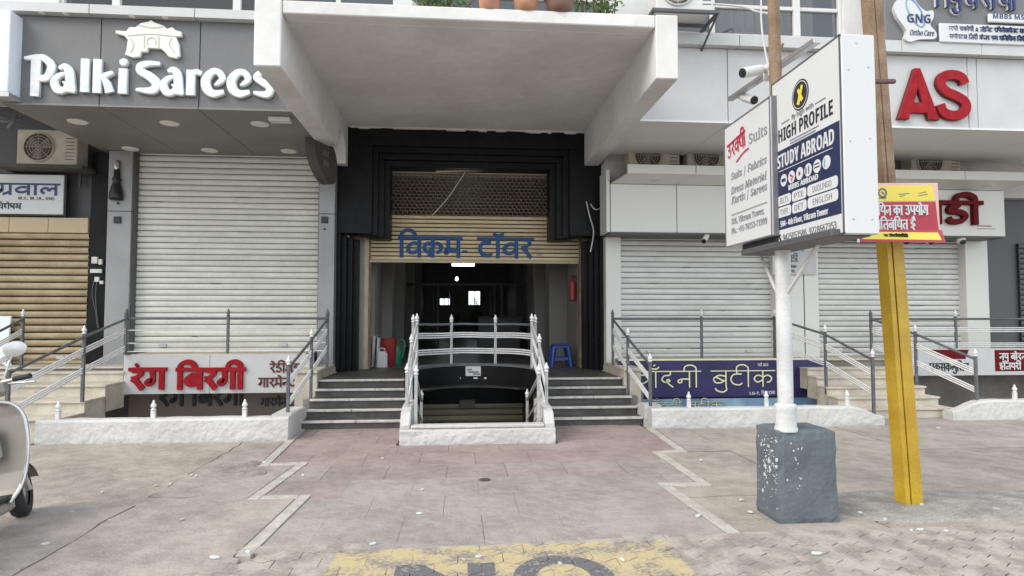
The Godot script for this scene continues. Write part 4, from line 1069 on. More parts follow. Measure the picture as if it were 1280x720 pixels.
	for q in [[-15.5, .25], [-18.5, .28], [-22.0, .3], [-26.0, .3]]:
		Q.call("pilaster", Vector3(wl, .59, q[0]), Vector3(wl + q[1], 4.45, q[0] - .5), "corridor_wall")
	for q in [[-17.5, .3], [-20.5, .3], [-25.0, .3]]:
		Q.call("pilaster", Vector3(wr - q[1], .59, q[0]), Vector3(wr, 4.45, q[0] - .5), "corridor_wall")
	Q.call("pilaster", Vector3(wr - .08, .59, -12.95), Vector3(wr, 3.6, -14.1), "corridor_wall")
	Q.call("pilaster", Vector3(wr - .42, .59, -14.7), Vector3(wr, 4.45, -15.3), "corridor_wall")
	Q.call("pilaster", Vector3(wr - .6, .59, -16.0), Vector3(wr, 4.45, -16.4), "corridor_wall")
	Q.call("pilaster", Vector3(wl, .59, -13.3), Vector3(wl + .12, 4.45, -13.8), "corridor_wall")
	part_box("added_far_cover", Vector3(ob[0].x, ob[0].y - .4, zf + .12), Vector3(ob[1].x, ob[0].y + .05, zf + .06), M["corridor_wall"], c, 0.0, off)  # added sheet hiding the upper part of the left opening, to dim it
	for q in [ob[0].x + .2, ob[0].x + .42, ob[2].x + .3]: part_box("added_far_bar", Vector3(q, ob[1].y, zf + .05), Vector3(q + .05, ob[0].y, zf + .02), M["corridor_wall"], c, 0.0, off)  # added bars that break up the brightness of the two openings
	plant("leafy pot plant standing at the far end of the dark passage", Vector3((ob[2].x + ob[3].x) / 2 + .1, .59, zf + .7), ob[3].y + .45 - .59, .4, 500, 9)
	plant("second leafy pot plant at the far end of the passage, beside the bright opening", Vector3(ob[1].x + .35, .59, zf + 1.0), 1.5, .3, 300, 10)
	for q in [[541, -24.0], [546, -22.0], [566, -26.0], [612, -24.0], [617, -22.0], [626, -21.0]]:
		var gx: float = pz(q[0], 400, q[1]).x
		part_box("glass_door_post", Vector3(gx, .59, q[1]), Vector3(gx + .06, 2.7, q[1] - .06), M["rail_grey"], c, .006, off)
	part_box("glass_door_rail", Vector3(wl, 2.7, -22.0), Vector3(wr, 2.8, -22.08), M["rail_grey"], c, .006, off)
	for q in [[-16.2, 1.2, .9, .6], [-19.6, 1.5, .7, .9]]:
		part_box("notice_panel", Vector3(wl + .001, .59 + q[1], q[0]), Vector3(wl + .06, .59 + q[1] + q[3], q[0] - q[2]), M["white_plastic"], c, .006, off)
		part_box("notice_panel", Vector3(wr - .06, .59 + q[1], q[0] - 1.0), Vector3(wr - .001, .59 + q[1] + q[3], q[0] - 1.0 - q[2]), M["board_brown"], c, .006, off)
	var dk = thing("reception_desk", "dark reception desk in the depth of the entrance passage", "desk", Vector3(pz(625, 400, -20).x, .59, -20))
	part_box("body", Vector3(-.7, 0, -.3), Vector3(.6, 1.0, .3), M["dark_grey"], dk, .01); part_box("top", Vector3(-.75, 1.002, -.35), Vector3(.65, 1.05, .35), M["granite_step"], dk, .008)
	# ceiling tube lamp
	var tl = thing("tube_light", "lit white tube lamp under the dark corridor ceiling", "lamp", pz(579, 331, -17))
	st = mb(); tube(st, [Vector3(-.3, 0, 0), Vector3(.3, 0, 0)], .035, 10); obj("tube", st, M["tube_glow"], tl)
	part_box("fitting", Vector3(-.34, .04, -.05), Vector3(.34, .1, .05), M["white_plastic"], tl, .008)
	var bl = thing("ceiling_bulb", "tiny lit bulb deep in the passage behind the tube lamp", "lamp", pz(571, 349, -27))
	st = mb(); lathe(st, [[0, -.07], [.05, -.05], [.07, 0], [.05, .06], [.025, .1], [0, .1]], 12); obj("bulb", st, M["tube_glow"], bl)
	part_box("flex", Vector3(-.008, .1, -.008), Vector3(.008, 4.45 - bl.position.y, .008), M["ink"], bl)
	var ol := OmniLight3D.new(); ol.name = "bulb_light"; ol.light_energy = .03; ol.light_size = .07; ol.shadow_enabled = true; ol.omni_range = 20; ol.omni_attenuation = 2.0; ol.position = Vector3(0, -.12, 0); bl.add_child(ol)
	for sgn in [-1, 1]: part_box("hanger", Vector3(.25 * sgn - .008, .1, -.008), Vector3(.25 * sgn + .008, 4.45 - tl.position.y, .008), M["steel"], tl)
	var om := OmniLight3D.new(); om.name = "tube_lamp_light"; om.light_energy = .06; om.light_size = .2; om.shadow_enabled = true; om.omni_range = 30; om.omni_attenuation = 2.0; om.position = Vector3(0, -.08, .1); tl.add_child(om)
# ---------------------------------------------------------------- stairs
func flight(label, x0: float, x1: float, zs: Array, hs: Array, m_block, m_top, m_edge, depth_last: float, called := "entrance_staircase"):
	var s = thing(called, label, "stairs", Vector3((x0 + x1) / 2, 0, zs[0]))
	var off := Transform3D(Basis(), -s.position)
	for i in zs.size():
		var zb: float = zs[i + 1] - .02 if i < zs.size() - 1 else zs[i] - depth_last
		var lo: float = hs[i - 1] if i > 0 else -.05
		var e := rng.randf_range(-.012, .012); var e2 := rng.randf_range(-.012, .012)
		var st := mb(); box(st, Vector3(x0, -.3 if i == 0 else lo - .25, zs[i]), Vector3(x1, hs[i] - .03, zb), .004, off)
		var p = obj("step", st, m_block, s)
		part_box("tread", Vector3(x0 - .01 + e * .3, hs[i] - .028, zs[i] - .06), Vector3(x1 + .01, hs[i] + .002 * (i % 2), zb), m_top, p, .004, off)
		# chipped pale nosing in two lengths
		var mid := lerpf(x0, x1, rng.randf_range(.35, .65))
		part_box("nosing", Vector3(x0 - .015, hs[i] - .032, zs[i] + .028), Vector3(mid - .003, hs[i] + .001, zs[i] - .058 + e * .2), m_edge, p, .006, off)
		part_box("nosing", Vector3(mid + .003, hs[i] - .033, zs[i] + .026 + e * .3), Vector3(x1 + .012, hs[i] + .0005, zs[i] - .058), m_edge, p, .006, off)
	return s

func build_stairs():
	var zs := [-9.35, -9.65, -9.95, -10.25, -10.55]; var hs := [.118, .236, .354, .472, .59]
	flight("left flight of dark granite entrance steps with pale worn edges", -2.25, -.74, zs.slice(0, 4), hs.slice(0, 4), M["granite_step"], M["granite_step"], M["worn_edge"], .3)
	flight("right flight of dark granite entrance steps, beside the blue stool end", 1.24, 2.74, zs.slice(0, 4), hs.slice(0, 4), M["granite_step"], M["granite_step"], M["worn_edge"], .3)
	# entrance landing with a curved cut for the basement stair
	var l = thing("entrance_landing", "grey stone landing before the entrance with a curved opening to the basement", "landing", Vector3(.25, .4, -11.5))
	var off := Transform3D(Basis(), -l.position)
	var arc := []; var cx := .25; var cz := -9.75; var rx := .95; var rz := 1.15
	for k in 25:
		var a := PI * k / 24.0
		arc.append(Vector2(cx - cos(a) * rx, cz - sin(a) * rz))
	var wide := []
	for v in arc: wide.append(Vector2(cx + (v.x - cx) * 1.06, cz + (v.y - cz) * 1.05))
	var hole := PackedVector2Array([Vector2(cx - rx * 1.06, -9.0)] + wide + [Vector2(cx + rx * 1.06, -9.0)])
	var poly := Geometry2D.clip_polygons(rect2(-2.25, -12.9, 2.74, -10.58), hole)
	var st := mb()
	for p in poly:
		if not Geometry2D.is_polygon_clockwise(p):
			var q := []
			for v in p: q.append(Vector2(v.x - l.position.x, v.y - l.position.z))
			slab(st, q, .0, .19)
	obj("landing_slab", st, M["granite_step"], l)
	for x in [[-2.26, cx - rx - .02], [cx + rx + .02, 2.75]]:
		part_box("riser", Vector3(x[0], .3, -10.55), Vector3(x[1], .558, -10.6), M["granite_step"], l, .004, off)
		part_box("nosing", Vector3(x[0], .56, -10.52), Vector3(x[1], .592, -10.62), M["worn_edge"], l, .006, off)
	# curved granite upstand round the opening
	var ring := func(r0, r1, y0, y1, m, called, parent):
		var s2 := mb()
		for k in 24:
			var A := []
			for q in [k, k + 1]:
				var a: float = PI * q / 24.0
				for r in [r0, r1]:
					A.append(Vector3(cx - cos(a) * (rx + r), 0, cz - sin(a) * (rz + r)) - Vector3(l.position.x, 0, l.position.z))
			var up := Vector3(0, y1 - l.position.y, 0); var dn := Vector3(0, y0 - l.position.y, 0)
			var inn: Vector3 = (Vector3(cx, 0, cz) - Vector3(l.position.x, 0, l.position.z)) - A[0]
			var vs := [A[0] + dn, A[2] + dn, A[2] + up, A[0] + up]; var ns := []
			for q in [k, k + 1, k + 1, k]: ns.append(Vector3(cos(PI * q / 24.0) / rx, 0, sin(PI * q / 24.0) / rz).normalized())
			smooth_tri(s2, vs, ns, 0, 2, 1); smooth_tri(s2, vs, ns, 0, 3, 2); quad(s2, A[1] + dn, A[3] + dn, A[3] + up, A[1] + up, -inn)
			quad(s2, A[0] + up, A[2] + up, A[3] + up, A[1] + up, Vector3.UP); quad(s2, A[0] + dn, A[2] + dn, A[3] + dn, A[1] + dn, Vector3.DOWN)
		return obj(called, s2, m, parent)
	var band = ring.call(0.0, .12, .46, .775, M["granite"], "curved_upstand", l)
	ring.call(-.025, .14, .776, .815, M["rail_grey"], "coping", band)
	# paper notice and torn bits of stickers on the upstand
	var nz := cz - rz + .014
	var n0 = pz(582, 470, nz); var n1 = pz(601, 457.5, nz)
	part_box("notice", Vector3(n0.x, n0.y, nz), Vector3(n1.x, n1.y, nz - .006), M["white_plastic"], band, 0.0, off)
	var ns := mb()
	for q in [[585, 466, 598], [584, 463, 590], [591, 468.5, 600]]:
		var a = pz(q[0], q[1], nz); var b = pz(q[2], q[1], nz)
		box(ns, Vector3(a.x, a.y, nz + .0005), Vector3(b.x, a.y + .025, nz + .0025), 0, off)
	obj("notice_print", ns, M["ink_grey"], band)
	for q in [[560, 566], [571, 576], [605, 611], [615, 619], [592, 597]]:   # torn sticker scraps under the notice
		var e0 = pz(q[0], 473.5, nz); var e1 = pz(q[1], 471.5, nz)
		part_box("sticker_scrap", Vector3(e0.x, e0.y, nz + .02), Vector3(e1.x, e1.y, nz - .03), M["white_plastic"], band, 0.0, off)
	# basement stair pit
	var b = thing("basement_pit", "dark basement stairwell with an olive shutter under the landing", "stairwell", Vector3(.25, -2, -10))
	off = Transform3D(Basis(), -b.position)
	var P := func(called, lo, hi, m): return part_box(called, lo, hi, M[m], b, .0, off)
	P.call("floor", Vector3(-2.6, -2.1, -8.2), Vector3(3.1, -1.95, -14), "well_wall")
	P.call("side_wall", Vector3(-.9, -1.95, -8.3), Vector3(-.735, -.07, -10.5), "well_wall"); P.call("side_wall", Vector3(1.235, -1.95, -8.3), Vector3(1.4, -.07, -10.5), "well_wall")
	P.call("side_wall", Vector3(-2.6, -1.95, -10.5), Vector3(-2.45, .4, -14), "well_wall"); P.call("side_wall", Vector3(2.95, -1.95, -10.5), Vector3(3.1, .4, -14), "well_wall")
	P.call("side_wall", Vector3(-2.45, -1.95, -10.3), Vector3(-.9, .3, -10.5), "well_wall"); P.call("side_wall", Vector3(1.4, -1.95, -10.3), Vector3(2.95, .3, -10.5), "well_wall")
	P.call("back_wall", Vector3(-2.6, -1.95, -12.0), Vector3(3.1, .41, -12.2), "well_wall")
	P.call("front_wall", Vector3(-.74, -1.95, -8.25), Vector3(1.24, -.1, -8.4), "well_wall")
	P.call("lintel", Vector3(-.8, .0, -11.85), Vector3(1.3, .38, -11.99), "granite")
	roll_shutter("olive rolling shutter down in the basement stairwell", -.75, 1.2, -1.95, .0, -11.9, .12, M["shutter_olive"], M["shutter_olive"])
	var lk = pz(584, 505, -11.84)
	part_box("lock_box", Vector3(lk.x - .15, lk.y - .08, -11.8), Vector3(lk.x + .15, lk.y + .08, -11.88), M["well_wall"], b, .01, off)
	# stone ledges beside the landing
	for q in [[-2.62, -2.27, "left of the entrance landing"], [2.76, 3.05, "right of the entrance landing"]]:
		var e = thing("stone_ledge", "low beige stone ledge " + q[2], "ledge", Vector3((q[0] + q[1]) / 2, .1, -11.2))
		off = Transform3D(Basis(), -e.position)
		part_box("block", Vector3(q[0], -.2, -10.45), Vector3(q[1], .7, -11.98), M["beige_stone"], e, .006, off)
		part_box("coping", Vector3(q[0] - .01, .702, -10.42), Vector3(q[1] + .015, .755, -11.79), M["beige_stone"], e, .008, off)
	# beige steps of the side shops
	flight("beige stone steps up to the tan shutter shop", -9.5, -5.56, [-9.4, -10.0, -10.55, -11.1], [.19, .36, .54, .7], M["beige_stone"], M["beige_stone"], M["beige_stone"], .2, "shop_staircase")
	flight("beige stone steps behind the yellow post", 6.2, 7.95, [-9.65, -9.95, -10.25, -10.55, -10.85], [.15, .29, .43, .57, .7], M["beige_stone"], M["beige_stone"], M["beige_stone"], .34, "shop_staircase")

# ---------------------------------------------------------------- low walls with finials
func finial_mesh(sc := 1.0) -> Mesh:
	var st := mb()
	lathe(st, [[0.0, 0.0], [.032 * sc, 0.0], [.034 * sc, .012 * sc], [.022 * sc, .02 * sc], [.02 * sc, .03 * sc], [.034 * sc, .045 * sc], [.036 * sc, .06 * sc], [.024 * sc, .085 * sc], [.014 * sc, .1 * sc], [.016 * sc, .112 * sc], [.008 * sc, .128 * sc], [0.0, .134 * sc]], 12)
	return st.commit()
func wall_mesh(x0, x1, z0, z1, h, taper_l := 0.0, taper_r := 0.0) -> SurfaceTool:
	# lumpy plastered wall: grid front, top and ends with slight waves
	var nz := FastNoiseLite.new(); nz.frequency = 1.2; nz.seed = 17
	var st := mb()
	var n := int((x1 - x0) / .12) + 2
	var prof := [[z0, -.05, 0], [z0, .05, 1], [z0 - .005, h * .55, 1], [z0 - .01, h - .03, 1], [z0 - .035, h, 1], [z1 + .035, h, 1], [z1, h - .04, 1], [z1, -.3, 0]]
	var G := []
	for i in n + 1:
		var x := lerpf(x0, x1, float(i) / n)
		var k := 1.0
		if taper_l > 0.0: k = minf(k, .45 + .55 * smoothstep(0.0, 1.0, (x - x0) / taper_l))
		if taper_r > 0.0: k = minf(k, .45 + .55 * smoothstep(0.0, 1.0, (x1 - x) / taper_r))
		var row := []
		for q in prof:
			var v := Vector3(x, q[1] * (k if q[1] > .06 else 1.0), q[0])
			if q[2] == 1: v += Vector3(0, nz.get_noise_2d(x * 2.0, 3.0) * .012, nz.get_noise_3d(x * 3, q[1] * 6, 1.0) * .014)
			row.append(v)
		G.append(row)
	for i in n:
		for j in prof.size() - 1:
			var out := Vector3(0, 0, 1) if j < 3 else (Vector3(0, 1, .5) if j == 3 else (Vector3.UP if j == 4 else (Vector3(0, 1, -.5) if j == 5 else Vector3(0, 0, -1))))
			quad(st, G[i][j], G[i + 1][j], G[i + 1][j + 1], G[i][j + 1], out)
	for e in [0, n]:
		for j in range(1, prof.size() - 1): tri(st, G[e][0], G[e][j], G[e][j + 1], Vector3(-1 if e == 0 else 1, 0, 0))
	return st
func low_wall(label, x0, x1, z0, z1, h, finials: Array, taper_l := 0.0, taper_r := 0.0):
	var w = thing("low_wall", label, "wall", Vector3((x0 + x1) / 2, 0, (z0 + z1) / 2))
	var st = wall_mesh(x0 - w.position.x, x1 - w.position.x, z0 - w.position.z, z1 - w.position.z, h, taper_l, taper_r)
	obj("wall", st, M["whitewash"], w)
	var fm := finial_mesh(1.0)
	for px in finials:
		var zc: float = (z0 + z1) / 2
		var x: float = pz(px, 510, zc).x
		var s2 := mb(); box(s2, Vector3(x - w.position.x - .026, h - .03, -.026), Vector3(x - w.position.x + .026, h + .1, .026), .005)
		var p = obj("post", s2, M["rail_white"], w)
		var f = node("finial", fm, M["rail_white"], p); f.position = Vector3(x - w.position.x, h + .1, 0)
	return w
func build_low_walls():
	low_wall("low whitewashed wall before the light well under the red lettered sign", pz(43, 540, -8.55).x, -2.22, -8.55, -8.78, .295, [73, 192, 306])
	low_wall("low whitewashed wall before the purple boutique banner", 2.8, pz(1106, 520, -9.05).x, -9.05, -9.27, .275, [861, 958, 1059], 0.0, .5)
	low_wall("low whitewashed wall right of the beige steps", pz(1188, 515, -9.4).x, 14.0, -9.35, -9.57, .3, [1269], .6, 0.0)
	# white return stubs beside the entrance steps
	for q in [[-2.5, -2.24, "left"], [2.76, 3.02, "right"]]:
		var s = thing("wall_return", "short whitewashed wall end beside the %s entrance steps" % q[2], "wall", Vector3((q[0] + q[1]) / 2, 0, -9.2))
		var st := mb()
		var pr := [Vector2(8.79 if q[2] == "left" else 9.28, -.1), Vector2(8.79 if q[2] == "left" else 9.28, .3), Vector2(9.55, .3), Vector2(9.8, .22), Vector2(9.8, -.1)]
		prism(st, pr, q[0], q[1], Transform3D(Basis(Vector3(0, 0, -1), Vector3(0, 1, 0), Vector3(1, 0, 0)), -s.position), .015)
		obj("wall", st, M["whitewash"], s)
	# parapet round the basement stair: front wall with raised shoulders
	var p = thing("stair_parapet", "low whitewashed parapet round the basement stair between the flights", "wall", Vector3(.25, 0, -8.3))
	var off := Transform3D(Basis(), -p.position)
	obj("front_wall", wall_mesh(-.99, .99, .2, .0, .2), M["whitewash"], p)
	part_box("coping", Vector3(-.6, .2, -8.11), Vector3(1.1, .235, -8.28), M["whitewash"], p, .008, off)
	for sgn in [-1, 1]:
		var st := mb()
		var pr := [Vector2(8.12, -.1), Vector2(8.12, .24), Vector2(8.25, .38), Vector2(8.5, .43), Vector2(9.1, .44), Vector2(9.36, .40), Vector2(9.36, -.1)]
		var x0: float = .25 + sgn * .985; var x1: float = .25 + sgn * .86
		prism(st, pr, minf(x0, x1), maxf(x0, x1), Transform3D(Basis(Vector3(0, 0, -1), Vector3(0, 1, 0), Vector3(1, 0, 0)), -p.position), .012)
		obj("shoulder", st, M["whitewash"], p)

# ---------------------------------------------------------------- railings
# posts: [base point, top height]; rails run post to post, grouped bars between
func railing(label, posts: Array, bars: Array, group := "", post_m := "rail_grey", cap_ends := true, top_r := .021):
	var c: Vector3 = posts[0][0]
	var r = thing("railing", label, "railing", Vector3(c.x, c.y, c.z), 0.0, group)
	var fm := finial_mesh(.95)
	for p in posts:
		var b: Vector3 = p[0] - c
		var st := mb(); box(st, Vector3(b.x - .021, b.y, b.z - .021), Vector3(b.x + .021, p[1] - c.y, b.z + .021), .004)
		var o = obj("post", st, M[post_m], r)
		var f = node("finial", fm, M["rail_white"] if p.size() < 3 else M["rail_grey"], o); f.position = Vector3(b.x, p[1] - c.y, b.z)
	for i in posts.size() - 1:
		var a: Vector3 = Vector3(posts[i][0].x, posts[i][1] - .045, posts[i][0].z) - c
		var b: Vector3 = Vector3(posts[i + 1][0].x, posts[i + 1][1] - .045, posts[i + 1][0].z) - c
		var st := mb(); tube(st, [a, b], top_r, 8); obj("handrail", st, M[post_m], r)
		for d in bars:
			var t := mb(); tube(t, [a - Vector3(0, d, 0), b - Vector3(0, d, 0)], .012, 6); obj("bar", t, M["rail_white"], r)
	return r
func build_railings():
	var B := [.17, .205, .24, .46, .495, .53]
	var q := func(px, py, z, y): return Vector3(pz(px, py, z).x, y, z)
	var zr := ZP - .03
	# along the left platform, in front of the white shutter
	railing("dark railing along the platform before the wide white shutter", [[q.call(158, 420, zr, .985), 1.63, 1], [q.call(285, 420, zr, .985), 1.63, 1], [q.call(409, 420, zr, .755), 1.63, 1]], [.2, .42, .56])
	# left outer stair rail
	railing("stair railing between the red lettered sign and the left entrance steps", [[Vector3(pz(360, 500, -9.0).x, .29, -9.0), .95], [Vector3(pz(389, 460, -10.05).x, .2, -10.05), 1.3], [Vector3(pz(409, 430, -11.1).x, .755, -11.1), 1.62, 1]], B)
	railing("stair railing between the right entrance steps and the purple banner", [[Vector3(pz(813, 500, -9.15).x, .3, -9.15), .95], [Vector3(pz(785, 460, -10.2).x, .2, -10.2), 1.31], [Vector3(pz(766, 430, -11.1).x, .755, -11.1), 1.62, 1]], B)
	railing("dark railing along the platform above the purple banner", [[q.call(766, 420, zr - .05, .755), 1.625, 1], [q.call(877, 420, zr, .84), 1.625], [q.call(968, 420, zr, .84), 1.625]], [.2, .42, .56])
	# left shop stair rails
	railing("stair railing on the beige steps beside the red lettered sign", [[Vector3(-5.58, .0, -8.4), .95], [Vector3(pz(104, 460, -9.85).x, .36, -9.85), 1.36], [Vector3(pz(157, 420, -11.2).x, .7, -11.2), 1.62, 1]], B)
	railing("stair railing at the far side of the beige steps by the tan shutter", [[Vector3(pz(-60, 420, -9.6).x, .19, -9.6), 1.1], [Vector3(pz(28, 420, -11.3).x, .7, -11.3), 1.62]], B)
	# right shop stair rails
	railing("stair railing on the beige steps, behind the white sign pole", [[Vector3(pz(1092, 500, -9.2).x, .1, -9.2), 1.0], [Vector3(pz(1032, 450, -10.3).x, .3, -10.3), 1.36], [Vector3(pz(970, 420, -11.15).x, .84, -11.15), 1.62]], B)
	railing("stair railing on the beige steps, behind and right of the yellow post", [[Vector3(pz(1221, 500, -9.5).x, .1, -9.5), .98], [Vector3(pz(1145, 450, -10.4).x, .3, -10.4), 1.36], [Vector3(pz(1089, 420, -11.15).x, .84, -11.15), 1.62, 1]], B)
	railing("dark railing along the platform before the dark grey wall", [[q.call(1089, 420, zr, .84), 1.62, 1], [q.call(1195, 420, zr, .84), 1.62], [q.call(1330, 420, zr, .84), 1.62]], B)
	# railing round the basement stair
	for sgn in [-1, 1]:
		var nm := "left" if sgn < 0 else "right"
		var x: float = .25 + sgn * .93
		railing("white side railing along the %s side of the basement stair" % nm, [[Vector3(x, .42, -8.5), .87], [Vector3(x, .42, -9.25), 1.24], [Vector3(.25 + sgn * .9, .8, -9.95), 1.54]], B, "", "rail_mid")
		var inn = railing("inner %s rail descending into the basement stair" % nm, [[Vector3(.25 + sgn * .8, .2, -8.32), .86], [Vector3(.25 + sgn * .82, -.5, -9.9), .36]], [.3, .5], "", "rail_mid")
	# curved back rail on the upstand
	var c := Vector3(.25, .815, -10.4)
	var r = thing("railing", "curved grey railing on the black upstand before the entrance", "railing", c)
	var arcp := func(a): return Vector3(-cos(a) * .985, 0, -9.75 - sin(a) * 1.19 - c.z)
	var fm := finial_mesh(.95)
	for a in [.22, 1.18, PI - 1.18, PI - .22]:
		var b: Vector3 = arcp.call(a)
		var st := mb(); box(st, Vector3(b.x - .022, 0, b.z - .022), Vector3(b.x + .022, .71, b.z + .022), .004)
		var o = obj("post", st, M["rail_mid"], r)
		var f = node("finial", fm, M["rail_white"], o); f.position = Vector3(b.x, .71, b.z)
	for h in [.67, .52, .485, .45, .25, .215, .18]:
		var pts := []
		for k in 15:
			var a := lerpf(.22, PI - .22, k / 14.0)
			pts.append(arcp.call(a) + Vector3(0, h + sin(k * 1.3) * .004, 0))
		var st := mb(); tube(st, pts, .02 if h > .6 else .013, 8); obj("handrail" if h > .6 else "bar", st, M["rail_grey"] if h > .6 else M["rail_white"], r)

# ---------------------------------------------------------------- shop signs
func build_shop_signs():
	# red lettered white board below the left platform
	var z := ZP + .1
	var a = pz(153, 493, z); var b = pz(392, 443, z)
	var s = thing("shop_board", "white sign board with red raised letters below the left platform", "sign", Vector3(a.x, a.y, z))
	var w: float = b.x - a.x; var h: float = b.y - a.y
	var cuts := [0.0, pz(262, 470, z).x - a.x, w]
	for k in 2: part_box("panel", Vector3(cuts[k] + .003, 0, -.06), Vector3(cuts[k + 1] - .003, h, 0), M["white_panel"], s, .004)
	var L := func(px, py): return pz(px, py, z) - s.position
	var o = L.call(162, 487); var st := mb()
	deva(st, "ra-anu-ga", .335, .27, .045, board_xf(Vector3(o.x, o.y, .001)), 1.52, .55, .006); obj("letter", st, M["red_letter"], s)
	o = L.call(221, 487); st = mb()
	deva(st, "i-ba-ra-ga-ii", .335, .27, .045, board_xf(Vector3(o.x, o.y, .001)), 1.42, .55, .006); obj("letter", st, M["red_letter"], s)
	o = L.call(337, 466); st = mb(); deva(st, "ra-e-dda-ii-ma-e-dda", .15, .19, .012, board_xf(Vector3(o.x, o.y, .001)), 1.3); obj("letter", st, M["red_dark"], s)
	o = L.call(323, 484); st = mb(); deva(st, "ga-aa-ra-ma-e-na-tta-sa", .15, .19, .012, board_xf(Vector3(o.x, o.y, .001)), 1.25); obj("letter", st, M["red_dark"], s)
	# second board in the basement below
	var z2 := -11.7
	a = pz(160, 522, z2); b = pz(392, 494, z2)
	s = thing("basement_board", "dim brown sign board with dark letters in the light well", "sign", Vector3(a.x, a.y, z2))
	part_box("panel", Vector3(0, -.1, -.05), Vector3(b.x - a.x, .62, 0), M["board_brown"], s, .004)
	o = pz(198, 508, z2) - s.position
	st = mb(); deva(st, "ra-anu-ga i-ba-ra-ga-ii", .28, .2, .03, board_xf(Vector3(o.x, o.y, .001)), 1.4); obj("letter", st, M["ink"], s)
	o = pz(326, 508, z2) - s.position
	st = mb(); deva(st, "ga-aa-ra-ma-e-na-tta", .14, .19, .012, board_xf(Vector3(o.x, o.y, .001)), 1.2); obj("letter", st, M["ink"], s)
	# purple boutique banner
	z = ZP + .1
	a = pz(808, 497, z); b = pz(976, 450, z)
	s = thing("boutique_banner", "purple banner with cream outlined letters below the right platform", "banner", Vector3(a.x, a.y, z))
	w = b.x - a.x + .9; h = b.y - a.y
	part_box("panel", Vector3(-.5, 0, -.04), Vector3(w, h, 0), M["purple"], s, .003)
	part_box("rim", Vector3(-.5, h, -.05), Vector3(w, h + .03, .01), M["cream_text"], s, .003)
	for q in [[.19, .0035, "ink", "lettering_outline"], [.085, .0065, "cream_text", "lettering_core"]]:
		st = mb()
		o = pz(792, 485, z) - s.position; deva(st, "cha-aa-bindu-da-na-ii", .29, q[0], q[1], board_xf(Vector3(o.x, o.y, .0)), 1.78, .1)
		o = pz(889, 484, z) - s.position; deva(st, "ba-u-tta-ii-ka", .29, q[0], q[1], board_xf(Vector3(o.x, o.y, .0)), 1.75, .1)
		obj(q[3], st, M[q[2]], s)
	o = pz(937, 493, z) - s.position
	latin("small_lettering", "LG-7,", .19, .05, M["sign_white"], s, board_xf(Vector3(o.x, o.y, .002)), true)
	st = mb(); deva(st, "i-va-kra-ma tta-aa-va-ra", .055, .15, .003, board_xf(Vector3(o.x + .22, o.y, .002)), 1.0)
	o = pz(947, 458, z) - s.position; deva(st, "pa-ra-o ca".replace("ca", "sa-aa-na"), .05, .15, .003, board_xf(Vector3(o.x, o.y, .002)), 1.2)
	obj("small_lettering", st, M["sign_white"], s)
	z2 = ZP + .06
	a = pz(812, 520, z2); b = pz(976, 497, z2)
	s = thing("basement_banner", "pale blue banner in the light well under the purple banner", "banner", Vector3(a.x, a.y, z2))
	part_box("panel", Vector3(-.4, -.3, -.04), Vector3(b.x - a.x + .8, b.y - a.y, 0), M["banner_blue"], s, .003)
	for q in [[.19, .004, "ink", "lettering_outline"], [.085, .007, "cream_text", "lettering_core"]]:
		st = mb(); o = pz(806, 515, z2) - s.position; deva(st, "cha-aa-bindu-da-na-ii ba-u-tta-ii-ka", .17, q[0], q[1], board_xf(Vector3(o.x, o.y, .0)), 1.7, .1); obj(q[3], st, M[q[2]], s)
	# white board on the right with red field
	z = ZP + .1
	a = pz(1128, 470, z); b = pz(1340, 435, z)
	s = thing("hosiery_board", "white sign board with dark red fields below the right railing", "sign", Vector3(a.x, a.y, z))
	part_box("panel", Vector3(0, 0, -.05), Vector3(b.x - a.x, b.y - a.y, 0), M["white_panel"], s, .004)
	var p0 = pz(1244, 464, z) - s.position; var p1 = pz(1340, 437, z) - s.position
	part_box("red_field", Vector3(p0.x, p0.y, 0), Vector3(p1.x, p1.y, .004), M["red_sari"], s)
	st = mb(); o = pz(1249, 450, z) - s.position; deva(st, "na-ya-u ba-o-ra-na", .12, .2, .004, board_xf(Vector3(o.x, o.y, .004)), 1.25)
	o = pz(1249, 462, z) - s.position; deva(st, "ha-o-ja-ya-ra-ii", .12, .2, .004, board_xf(Vector3(o.x, o.y, .004)), 1.25); obj("lettering", st, M["sign_white"], s)
	st = mb(); o = pz(1162, 464, z) - s.position; deva(st, "e_-ka-sa-ka-la-u-i-sa-va", .14, .17, .004, board_xf(Vector3(o.x, o.y, .0005)), 1.05); obj("lettering", st, M["ink"], s)
	st = mb()
	p0 = pz(1152, 449, z) - s.position; p1 = pz(1211, 437, z) - s.position
	prism(st, [Vector2(p0.x, p1.y), Vector2(p1.x, p1.y), Vector2(p1.x - .08, p0.y), Vector2(p0.x + .5, p0.y), Vector2(p0.x + .35, p0.y + .07)], 0, .005); obj("red_ribbon", st, M["red_sari"], s)
	# right shop fascia: upper lip, sloping soffit and white panels
	var f = thing("shop_fascia", "cream panel box fascia above the white shutters on the right", "fascia", Vector3(6, 3.2, -11))
	var off := Transform3D(Basis(), -f.position)
	var ex := [pz(763, 260, -11.25).x, pz(846, 260, -11.25).x, pz(968, 260, -11.25).x, pz(1070, 260, -11.25).x, pz(1172, 260, -11.25).x, pz(1256, 260, -11.25).x]
